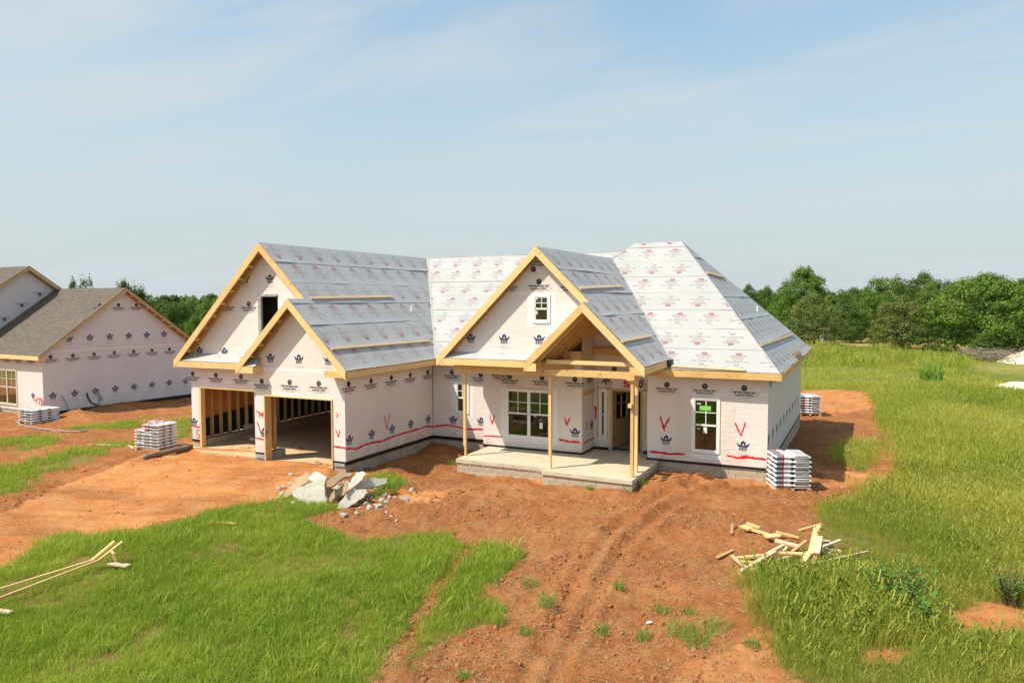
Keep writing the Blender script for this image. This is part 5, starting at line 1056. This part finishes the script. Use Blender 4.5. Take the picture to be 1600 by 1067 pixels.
# sparse sprigs over the clay round the edges of the grass
x, y = sample(-24, 19, -12.5, 16, 5, lambda x, y: (~mask(x, y, LAWN+MEAD+LEFTG, .2)) & (mask(x, y, LAWN+MEAD+LEFTG, 1.3, 33, .9)) & (fbm(x*1.5, y*1.5, 96, 3) > .50) & ~mask(x, y, [DRIVE], -.2))
scatter('clay_sprigs', 'sparse small grass sprigs at the edges of the bare clay', 'grass', lp, place(x, y), rng.uniform(.35, .9, len(x)), np.clip(rng.normal(.35, .3, len(x)), 0, 1))
tallP = [blades_mesh('meadow_tuft', 46, .14, .42, .24, .0042, .6, TALL, 200+i, .05) for i in range(4)]
mm = lambda x, y: (mask(x+rng.normal(0, .16, x.shape), y+rng.normal(0, .2, x.shape), MEAD, .3, 12) | ((y > 32) & (x < 13))) & ~mask(x, y, BARE, .3, 15)
dist = lambda x, y: np.hypot(x-CAM.x, y-CAM.y)
def tintm(x, y): return np.clip(rng.normal(.36, .26, len(x))+(fbm(x*.22, y*.22, 77, 3)-.46)*2.0+np.where(y > 4, .30, -.08+.12*sst(-4, 4, y)), 0, 1)
x, y = sample(8, 30, -10, 12, 110, lambda x, y: mm(x, y) & (dist(x, y) < 27))
edge = fbm(x*.5, y*.5, 121, 3); sp0 = GZ(1245, 865, -.6); tp0 = GZ(1330, 960, -.7); scatter('meadow_grass', 'tall green meadow grass along the right side, near the camera', 'grass', tallP, place(x, y), rng.uniform(.5, 1.25, len(x))*(.30+1.05*edge)*np.clip(.28+np.hypot(x-sp0.x, y-sp0.y-.3)/3.4-.25*(y > sp0.y), .32, 1)*(1+.55*np.exp(-((x-tp0.x)/1.6)**2-((y-tp0.y)/1.3)**2)), tintm(x, y))
hp0 = GZ(1596, 567, -.75); shortQ = poly_px([(1230, 578), (1420, 580), (1490, 592), (1420, 607), (1230, 607)], -.72); shortP = poly_px([(1495, 578), (1530, 563), (1560, 556), (1760, 556), (1760, 650), (1640, 630), (1580, 612), (1540, 592)], -.75)
tallF = [blades_mesh('far_meadow_tuft', 34, .10, .34, .42, .011, .7, TALL, 230+i, .05) for i in range(3)]
x, y = sample(9, 48, 2, 42, 24, lambda x, y: mm(x, y) & (dist(x, y) >= 26) & (dist(x, y) < 52))
scatter('mid_meadow_grass', 'yellow green meadow grass beyond the bagged pallets', 'grass', tallF, place(x, y), rng.uniform(.6, 1.4, len(x))*(.5+1.1*fbm(x*.4, y*.4, 122, 3))*np.where(inpoly(x, y, shortQ), .8, 1)*np.where(inpoly(x, y, shortP), .4, 1), tintm(x, y))
tallG = [blades_mesh('distant_meadow_tuft', 34, .12, .34, .95, .03, .6, TALL, 250+i) for i in range(3)]
dryP = poly_px([(1300, 530), (1345, 527), (1395, 529), (1420, 535), (1500, 537), (1640, 541), (1640, 550), (1560, 549), (1480, 546), (1400, 544), (1310, 543)], -.78)
x, y = sample(-5, 75, 25, 95, 3.2, lambda x, y: (dist(x, y) >= 50) & ~inpoly(x, y, dryP))
scatter('distant_meadow_grass', 'distant meadow grass before the tree line', 'grass', tallG, place(x, y), rng.uniform(.5, 1.2, len(x))*np.where(inpoly(x, y, shortQ), .8, 1)*np.where(inpoly(x, y, shortP), .4, 1), tintm(x, y))
# tall weeds in a band before the trees, and single tall clumps
weedB = [blades_mesh('tall_weed_clump', 40, .5, 1.3, .9, .055, .6, TALL, 270+i, .15) for i in range(3)]
bandP = poly_px([(1250, 548), (1300, 546), (1400, 547), (1500, 550), (1545, 553), (1565, 560), (1558, 570), (1500, 580), (1440, 578), (1380, 575), (1330, 577), (1250, 580), (1180, 585), (1180, 545)], -.75)
x, y = sample(0, 60, 30, 80, 1.1, lambda x, y: inpoly(x, y, bandP) & (fbm(x*.2, y*.2, 131, 3) > .36) & ~inpoly(x, y, shortP))
scatter('tall_weeds', 'band of tall rough weeds before the tree line', 'weeds', weedB, place(x, y), rng.uniform(.5, 1.0, len(x)), np.clip(rng.normal(.35, .3, len(x))+(fbm(x*.15, y*.15, 133, 2)-.4)*1.4, 0, 1))
# straw, twigs and clods on the clay
def stick(name, l, w, mat, seed): mb = MB(); r = random.Random(seed); mb.beam((-l/2, 0, .004), (l*.1, r.uniform(-.15, .15)*l, .012), w, w*.6); mb.beam((l*.1, 0, .012), (l/2, r.uniform(-.2, .2)*l, .006), w*.9, w*.5); return mb.mesh(name, mat)
stk = [stick('straw_piece', .055, .0045, STRAW, i) for i in range(3)]+[stick('straw_piece', .13, .005, STRAW, 7)]
claym = lambda x, y: (~mask(x, y, LAWN+MEAD, .1)) & ~mask(x, y, [DRIVE], .2) & (fbm(x*.9, y*.9, 141, 4) > .42)
x, y = sample(-6, 19, -12.5, 5, 200, claym); P = place(x, y)
def full_h(x, y):   # surface incl. clods, read back from the sheet by bilinear lookup
    i = np.clip(np.searchsorted(gx, x)-1, 0, nx-2); j = np.clip(np.searchsorted(gy, y)-1, 0, ny-2); Hh = H.reshape(ny, nx); fx = (x-gx[i])/(gx[i+1]-gx[i]); fy = (y-gy[j])/(gy[j+1]-gy[j])
    return (Hh[j, i]*(1-fx)+Hh[j, i+1]*fx)*(1-fy)+(Hh[j+1, i]*(1-fx)+Hh[j+1, i+1]*fx)*fy
P[:, 2] = full_h(x, y)+.004
scatter('loose_straw', 'bits of dry straw strewn on the brown clay', 'straw', stk, P, rng.uniform(.4, 1.2, len(x)), rng.uniform(0, 1, len(x)), tilt=.15)
def clod_mesh(seed, mat):
    r = random.Random(seed); bm = bmesh.new(); bmesh.ops.create_icosphere(bm, subdivisions=1, radius=1)
    for v_ in bm.verts: v_.co *= r.uniform(.7, 1.2); v_.co.z *= .65
    me = bpy.data.meshes.new('clay_clod'); bm.to_mesh(me); bm.free(); me.materials.append(mat); return me
CLOD = stone('clay_clod', (.40, .165, .07), 5, .5, (.22, .10, .05), .6); CLODO = stone('orange_clod', (.46, .20, .08), 5, .5, (.35, .14, .05), .5)
x, y = sample(-7, 19, -12.5, 5.2, 135, lambda x, y: (~mask(x, y, LAWN+MEAD, .05)) & ~mask(x, y, [DRIVE], .2) & (fbm(x*1.3, y*1.3, 151, 4) > .45)); P = place(x, y); P[:, 2] = full_h(x, y)
scatter('clay_clods', 'loose brown clay clods over the churned ground', 'clods', [clod_mesh(i, CLOD) for i in range(3)], P, (.007+.05*rng.random(len(x))**4)+.022*(rng.random(len(x)) < .12)*rng.random(len(x)), rng.uniform(0, 1, len(x)), tilt=.5)
x, y = sample(-16, 3, -9, 1, 18, lambda x, y: mask(x, y, [DRIVE], .1) & (fbm(x*1.3, y*1.3, 155, 4) > .48)); P = place(x, y); P[:, 2] = full_h(x, y)
scatter('driveway_clods', 'small orange clods on the sandy driveway', 'clods', [clod_mesh(i+5, CLODO) for i in range(3)], P, .008+.05*rng.random(len(x))**5, rng.uniform(0, 1, len(x)), tilt=.5)
pp = G(520, 775, 0); n = 900; a = rng.uniform(0, 6.28, n); d = np.abs(rng.normal(0, 1, n)); x, y = pp.x+np.cos(a)*d*.95, pp.y+.15+np.sin(a)*d*.5; P = place(x, y); P[:, 2] = full_h(x, y)+.01
scatter('concrete_crumbs', 'pale concrete crumbs at the foot of the rubble pile', 'rubble', [clod_mesh(i+9, RUBBLE) for i in range(3)], P, (.012+.09*rng.random(n)**4+.09*(rng.random(n) < .06)), rng.uniform(0, 1, n), tilt=.6)

# countable tufts and weeds standing alone on the clay: things
def tuft(u, v, s, label, seed, n=70, h=(.15, .42), cat='grass tuft', group='tufts standing alone on the clay'):
    me = blades_mesh('grass_tuft', n+int(50*s), .06*s, .30*s, .20*s, .008, 1.35, GRASSO, seed); o = link('grass_tuft', me); p = G(u, v); o.location = (p.x, p.y, float(full_h(np.array([p.x]), np.array([p.y]))[0])); tag(o, label, cat, group)
GRASSO = leafy('tuft_blades', (.13, .26, .03), (.25, .38, .08), False)
for i, q in enumerate(((852, 950, .9, 'dense green tuft alone on the clay right of the lawn strip'), (1062, 992, 1.35, 'largest green tuft on the clay left of the meadow edge'), (1090, 1008, 1.2, 'green tuft touching the near right side of the largest tuft'), (1118, 985, 1.1, 'green tuft between the largest tuft and the meadow edge'),
  (1006, 997, .7, 'small flat tuft left of the largest tuft'), (938, 990, .8, 'thin spreading tuft on the tyre rut'), (828, 912, .9, 'ragged tuft just right of the lawn strip tip'), (1033, 955, .7, 'low tuft above the largest tuft on the clay'), (966, 922, .6, 'small faint tuft in the middle of the brown clay'),
  (822, 990, .6, 'dark green sprig below the lawn strip on the clay'), (725, 1055, .6, 'small sprig at the bottom edge of the clay'), (605, 768, 1.5, 'thick green tuft right beside the rubble pile'), (590, 775, 1.2, 'green tuft in front of the thick one beside the rubble'), (618, 763, 1.1, 'green tuft at the right end beside the rubble pile'),
  (708, 728, .9, 'green weeds at the left front corner of the porch'), (735, 735, .6, 'low weeds along the porch front near its left corner'), (921, 762, .6, 'small weeds at the foot of the porch front wall'), (980, 766, 1.0, 'leafy weeds at the right front corner of the porch'), (1003, 758, .8, 'weeds beside the right end wall of the porch'), (610, 733, .6, 'small green weed by the garage side wall'),
  (1175, 1010, .6, 'sprig on the clay ridge by the meadow edge'), (1345, 735, .9, 'grass tuft on the dirt right of the bag stack'), (1078, 958, .6, 'flat sprig right of the low tuft on the clay'))): tuft(*q, 300+i)
def leafweed(u, v, h, n, spread, label, seed, mat=WEED, leaf=.09):
    r = random.Random(seed); mb = MB(); root = thing('leafy_weed', label, 'weed', G(u, v)); st = MB()
    for i in range(n):
        a = r.uniform(0, 6.28); d = spread*math.sqrt(r.random()); tip = Vector((math.cos(a)*d, math.sin(a)*d, h*r.uniform(.5, 1)*(1-.4*d/spread))); st.tube([(tip.x*.3, tip.y*.3, -.05), tip*.55, tip], .008, 4, 0, .003)
        for j in range(12):
            t_ = r.uniform(.25, 1); c = tip*t_; b_ = r.uniform(0, 6.28); l = leaf*r.uniform(.6, 1.3); dv_ = Vector((math.cos(b_), math.sin(b_), r.uniform(-.3, .5)))*l; sd_ = Vector((-math.sin(b_), math.cos(b_), r.uniform(-.3, .3)))*l*.3
            mb.add([c, c+dv_*.5+sd_, c+dv_, c+dv_*.5-sd_], [(0, 1, 2, 3)])
    me = bpy.data.meshes.new('leaves'); me.from_pydata([tuple(q) for q in mb.v], [], mb.f); me.materials.append(mat); me.update(); link('leaves', me, root); st.build('stem', BARK, root)
leafweed(1395, 940, 1.0, 60, .75, 'dark leafy weed bush rising from the near meadow grass', 1); leafweed(1430, 975, .8, 40, .6, 'leafy weed bush just right of and nearer than the dark one', 2); leafweed(1415, 985, .5, 14, .3, 'yellow green broad leafed weed low in the near meadow', 3, leafy('yellow_weed', (.16, .25, .03), (.26, .34, .05), False), .12)
leafweed(1345, 990, .5, 14, .3, 'pale broad leafed weed at the near meadow edge', 4, bpy.data.materials['yellow_weed'], .12); leafweed(1578, 945, 1.0, 40, .35, 'upright bushy weed by the bare orange patch at the right edge', 5, leafy('feathery_weed', (.09, .20, .03), (.16, .28, .05), False), .06)
cm_ = blades_mesh('tall_grass_clump', 220, .5, 1.7, .75, .05, .5, GRASSO, 77); o = link('tall_grass_clump', cm_); o.location = G(1456, 598); tag(o, 'single tall bright grass clump standing in the mid meadow', 'grass clump')
leafweed(470, 775, .35, 10, .2, 'small leafy weed growing through the rubble slabs', 7); leafweed(1530, 1000, .3, 8, .2, 'tiny seedling weed on the bare orange patch', 8)

# --- trees
LEAFD = leafy('dark_leaves', (.053, .105, .018), (.112, .165, .032), False, .2); LEAFM = leafy('mid_leaves', (.075, .15, .019), (.16, .235, .038), False, .22); LEAFO = leafy('olive_leaves', (.095, .135, .03), (.18, .20, .055), False, .2)
def crown_mesh(seed, mat, kind, cards=95, clumps=70, leaf=.034):
    r = random.Random(seed); q = np.random.default_rng(seed); V_, F_ = [], []; cs = []
    while len(cs) < clumps:
        z = r.random(); a = r.uniform(0, 6.283)
        if kind == 'round': pr = math.sqrt(max(0, 1-(2*z-.85)**2*.9))*.5
        elif kind == 'tall': pr = .5*min(1, .55+z)*(1-z**2.2)**.8+.05
        elif kind == 'bush': pr = .52*math.sqrt(max(0, 1-z*z))
        else: pr = .5*(math.sin(min(1, z*1.25+.12)*2.6)**.7 if math.sin(min(1, z*1.25+.12)*2.6) > 0 else 0)
        pr *= .82+.36*vn(np.array([a*1.3]), np.array([z*4+seed]), seed)[0]; d = pr*math.sqrt(r.uniform(.12, 1)); cs.append((d*math.cos(a), d*math.sin(a), (.04 if kind == 'bush' else .09)+z*(.88 if kind == 'bush' else .85), r.uniform(.065, .15)))
    for cx, cy, cz, cr_ in cs:
        n = int(cards*(cr_/.09)**1.7); dr = q.normal(size=(n, 3)); dr /= np.linalg.norm(dr, axis=1)[:, None]; dr[:, 2] = np.where(dr[:, 2] < -.3, -dr[:, 2]*.6, dr[:, 2])
        c = np.array([cx, cy, cz])+dr*cr_*q.uniform(.55, 1.08, (n, 1)); nn = dr+q.normal(size=(n, 3))*.42; nn /= np.linalg.norm(nn, axis=1)[:, None]
        t1 = np.cross(nn, q.normal(size=(n, 3))); t1 /= np.linalg.norm(t1, axis=1)[:, None]; t2 = np.cross(nn, t1); l = leaf*q.uniform(.6, 1.25, (n, 1)); b0 = len(V_)
        quad = np.stack([c-t1*l*.5, c+t2*l*.36, c+t1*l*.5, c-t2*l*.36], 1).reshape(-1, 3); V_ += [tuple(p) for p in quad]; F_ += [(b0+4*i, b0+4*i+1, b0+4*i+2, b0+4*i+3) for i in range(n)]
    me = bpy.data.meshes.new('crown'); me.from_pydata(V_, [], F_); me.materials.append(mat); me.update(); return me
def trunk_mesh(seed, kind):
    r = random.Random(seed); mb = MB(); mb.tube([(0, 0, -.06), (r.uniform(-.01, .01), 0, .2), (r.uniform(-.02, .02), r.uniform(-.02, .02), .5), (r.uniform(-.03, .03), 0, .86)], .024, 7, 0, .006)
    for i in range(7):
        a = r.uniform(0, 6.28); z = r.uniform(.16, .6); l = r.uniform(.15, .32); mb.tube([(0, 0, z), (math.cos(a)*l*.5, math.sin(a)*l*.5, z+l*.3), (math.cos(a)*l, math.sin(a)*l, z+l*.7)], .010, 5, 0, .003)
    return mb.mesh('trunk', BARK, True)
KM = {}
def proto(kind, mat, v_):
    k = (kind, mat.name, v_)
    if k not in KM:
        big = v_ >= 10
        KM[k] = (crown_mesh({'round': 3, 'oval': 17, 'tall': 29, 'bush': 41}[kind]+v_*7+len(KM), mat, kind, 150 if big else 70, 130 if big else 110, .024 if big else .029), trunk_mesh(v_+3, kind))
    return KM[k]
def tree(u, vtop, dist_, wpx, kind, mat, label, v_=0, name='broadleaf_tree', group=None):
    p = GD(u, 530, dist_); z0 = T1(p.x, p.y, False); top = GD(u, vtop, dist_).z; h = top-z0; dep = (p-CAM).dot(_fw); w = wpx*dep/FPX
    t_ = thing(name, label, 'bush' if 'bush' in name else 'tree', (p.x, p.y, z0), random.uniform(0, 6.28), group); cm, tm = proto(kind, mat, v_)
    c = link('crown', cm, t_); c.scale = (w, w, h*1.02); k = link('trunk', tm, t_); k.scale = (h, h, h*.92) if kind != 'bush' else (h*.6, h*.6, h*.8); return t_
GR = 'trees along the far side of the meadow'
for q in ((1256,421,112,88,'tall',LEAFM,'tallest pointed green tree just right of the hipped roof',11), (1272,462,96,82,'round',LEAFO,'olive rounded tree standing in front of the tallest pointed tree',1), (1168,447,120,44,'round',LEAFD,'dark rounded treetop showing right above the hipped roof slope',2), (1197,450,128,40,'round',LEAFD,'dark small treetop between the roof and the tallest pointed tree',3),
  (1222,456,118,50,'oval',LEAFM,'green tree close against the left flank of the tallest pointed tree',4), (1240,500,100,60,'bush',LEAFD,'dark low tree at the roof corner under the tallest pointed tree',5), (1328,452,135,60,'oval',LEAFD,'dark mid distance tree right of the gap in the skyline',0), (1322,476,104,62,'bush',LEAFD,'very dark dense tree right behind the small grey shed',1),
  (1352,455,122,60,'round',LEAFM,'mid green tree standing left of the broad dark crown',2), (1345,485,106,50,'bush',LEAFM,'low yellowish green tree behind the dry field',6), (1389,434,124,74,'oval',LEAFM,'tall green crown left of the highest dark crown',3), (1441,430,128,78,'round',LEAFD,'highest dark rounded crown at the middle of the tree line',4), (1450,446,112,64,'tall',LEAFM,'bright green narrow tree below the highest dark crown',5),
  (1410,466,92,92,'round',LEAFO,'yellowish olive tree in front with a leaning open crown',6), (1385,495,95,60,'bush',LEAFO,'low olive tree at the left foot of the open crowned olive tree',7), (1492,441,126,60,'oval',LEAFD,'dark treetop just left of the big spreading tree',0), (1538,432,88,150,'round',LEAFM,'big spreading green tree with a bare trunk at the right edge',10), (1594,440,118,80,'round',LEAFD,'dark treetop behind the right side of the big spreading tree',2),
  (1300,492,110,50,'bush',LEAFM,'small green tree between olive tree and dark dense tree',3), (1655,445,95,120,'oval',LEAFM,'green tree past the right side of the big spreading tree',1)): tree(*q, group=GR)
tree(1465, 488, 90, 70, 'bush', LEAFD, 'dark round bush beside the big spreading tree', 0, 'round_bush')
tree(1545, 524, 84, 60, 'bush', LEAFD, 'low dark green bush behind the dead brush pile', 2, 'low_bush'); tree(1590, 526, 88, 50, 'bush', LEAFM, 'green creeper covered bush at the right end of the brush pile', 3, 'low_bush')
GL = 'trees behind the neighbour house'
for q in ((125,441,95,44,'oval',LEAFD,'dark treetop peeping over the middle of the neighbour roof',4), (196,439,85,60,'round',LEAFD,'dark ragged treetop over the peak of the neighbour gable',5), (222,452,85,40,'round',LEAFD,'dark treetop just right of the neighbour gable peak',6),
  (322,480,95,60,'round',LEAFM,'bright green tree close behind the garage gable slope',2), (305,498,90,55,'round',LEAFM,'bright green tree low between the two houses',3), (268,484,120,46,'tall',LEAFD,'dark tapering tree in the valley right of the neighbour gable',4), (290,476,130,50,'oval',LEAFD,'dark rounded tree at the middle of the valley wood',5)): tree(*q, group=GL)
# far woods that read as one mass
def wood(name, label, spots, protos, tint=0):
    P, sc_ = [], []
    for u, vt, d, h in spots: p = GD(u, 530, d); top = GD(u, vt, d).z; P.append((p.x, p.y, top-h)); sc_.append(h)
    return scatter(name, label, 'wood', protos, np.array(P), np.array(sc_), rng.uniform(0, 1, len(P)), tilt=.03)
wp = [crown_mesh(70+i, (LEAFD, LEAFM, LEAFD)[i], ('round', 'oval', 'round')[i], 75, 60, .045) for i in range(3)]
sp_ = []
for d, v0, sl in ((260, 464, 0), (215, 471, 0), (180, 479, 0), (150, 488, 0), (125, 500, 0)):
    for u in np.arange(60, 420, 1162*5.5/d): sp_.append((u+random.uniform(-4, 4), v0+random.uniform(-5, 5)-(4 if u > 270 else 0)*(d > 200), d+random.uniform(-10, 10), random.uniform(9.5, 12.5)))
wood('valley_wood', 'dense green wood on the valley slope behind the neighbour house', sp_, wp)
sp_ = []
for d, v0 in ((230, 457), (190, 458), (150, 463), (135, 480)):
    for u in np.arange(400 if d > 160 else 1100, 1780, 1162*6/d): sp_.append((u+random.uniform(-6, 6), v0+random.uniform(-6, 7)-(5 if u > 1360 else 0), d+random.uniform(-8, 8), random.uniform(10, 14)))
wood('far_wood', 'dark wood closing the view behind the meadow trees', sp_, wp)
# --- dry field, shed, post, brush, sand heaps
dp = poly_px([(1300, 531), (1345, 528), (1395, 530), (1420, 536), (1500, 538), (1600, 541), (1640, 549), (1560, 549), (1480, 546), (1400, 543), (1310, 542)], -.78); mb = MB()
mb.add([(x, y, T1(x, y, False)+.06) for x, y in dp], [tuple(range(len(dp)))]); DRY = simple('dry_gold_grass', (.42, .30, .10), .95, .2, 1.5, .3); o = mb.build('dry_field', DRY); o['kind'] = 'structure'
p = GD(1291, 530, 100); z = T1(p.x, p.y, False); p = GD(1291, 530, 104); sh = thing('shed', 'small grey weathered shed half hidden at the foot of the olive tree', 'shed', (p.x, p.y, z), .5)
mb = MB(); mb.box(-.6, .6, -.5, .5, 0, 1.7); mb.build('shed_wall', SHEDM, sh); mb = MB(); mb.prism([(-.7, -.6, 1.66), (.7, -.6, 1.66), (.7, .6, 1.9), (-.7, .6, 1.9)], (0, 0, .07)); mb.build('shed_roof', SHEDR, sh); mb = MB(); mb.box(-.5, -.15, -.52, -.498, .9, 1.4); mb.build('shed_window', GREYC, sh)
p = GD(1492, 536, 86); mb = MB(); mb.box(-.08, .08, -.08, .08, -.2, 1.6); mb.prism([(-.09, -.09, 1.6), (.09, -.09, 1.6), (.09, .09, 1.6), (-.09, .09, 1.6)], (0, 0, .05)); o = mb.build('fence_post', BARK); o.location = (p.x, p.y, T1(p.x, p.y, False)); tag(o, 'lone wooden post left of the big spreading tree', 'post')
r = random.Random(5); mb = MB()
for i in range(240):
    u = r.uniform(1505, 1640); p = GD(u, 545, r.uniform(78, 84)); z = T1(p.x, p.y, False); a = r.uniform(0, 6.28); l = r.uniform(1.2, 3.5); hh = r.uniform(.1, .95); d = Vector((math.cos(a), math.sin(a), r.uniform(-.1, .35)))*l; b_ = Vector((p.x, p.y, z+hh)); mb.tube([b_-d*.5, b_+Vector((0, 0, r.uniform(0, .2))), b_+d*.5], r.uniform(.015, .05), 4, 0, .01)
o = mb.build('brush_pile', BRUSH); o['kind'] = 'stuff'; o['label'] = 'heap of dead grey branches before the big spreading tree'; o['category'] = 'brush pile'
def heap(u, v, rx, ry, h, label, seed):
    p = G(u, v); n = 26; g_ = np.linspace(-1.15, 1.15, n); vs = []
    for yy in g_:
        for xx in g_: rr = math.hypot(xx, yy); vs.append((xx*rx, yy*ry, h*max(0, 1-rr**1.5)*(1+.3*(vn(np.array([xx*3+seed]), np.array([yy*3]), 3)[0]-.5))-.06*(rr > 1)-.03))
    mb = MB(); mb.add(vs, [(j*n+i, j*n+i+1, (j+1)*n+i+1, (j+1)*n+i) for j in range(n-1) for i in range(n-1)]); o = mb.build('sand_heap', SANDM, None, True); o.location = (p.x, p.y, p.z); tag(o, label, 'sand heap')
heap(1606, 567, 2.4, 2.0, 1.05, 'white sand heap at the right edge before the brush pile', 2); heap(1598, 606, 1.7, 1.6, .42, 'low pale sand spill on bare dirt at the right edge', 5)
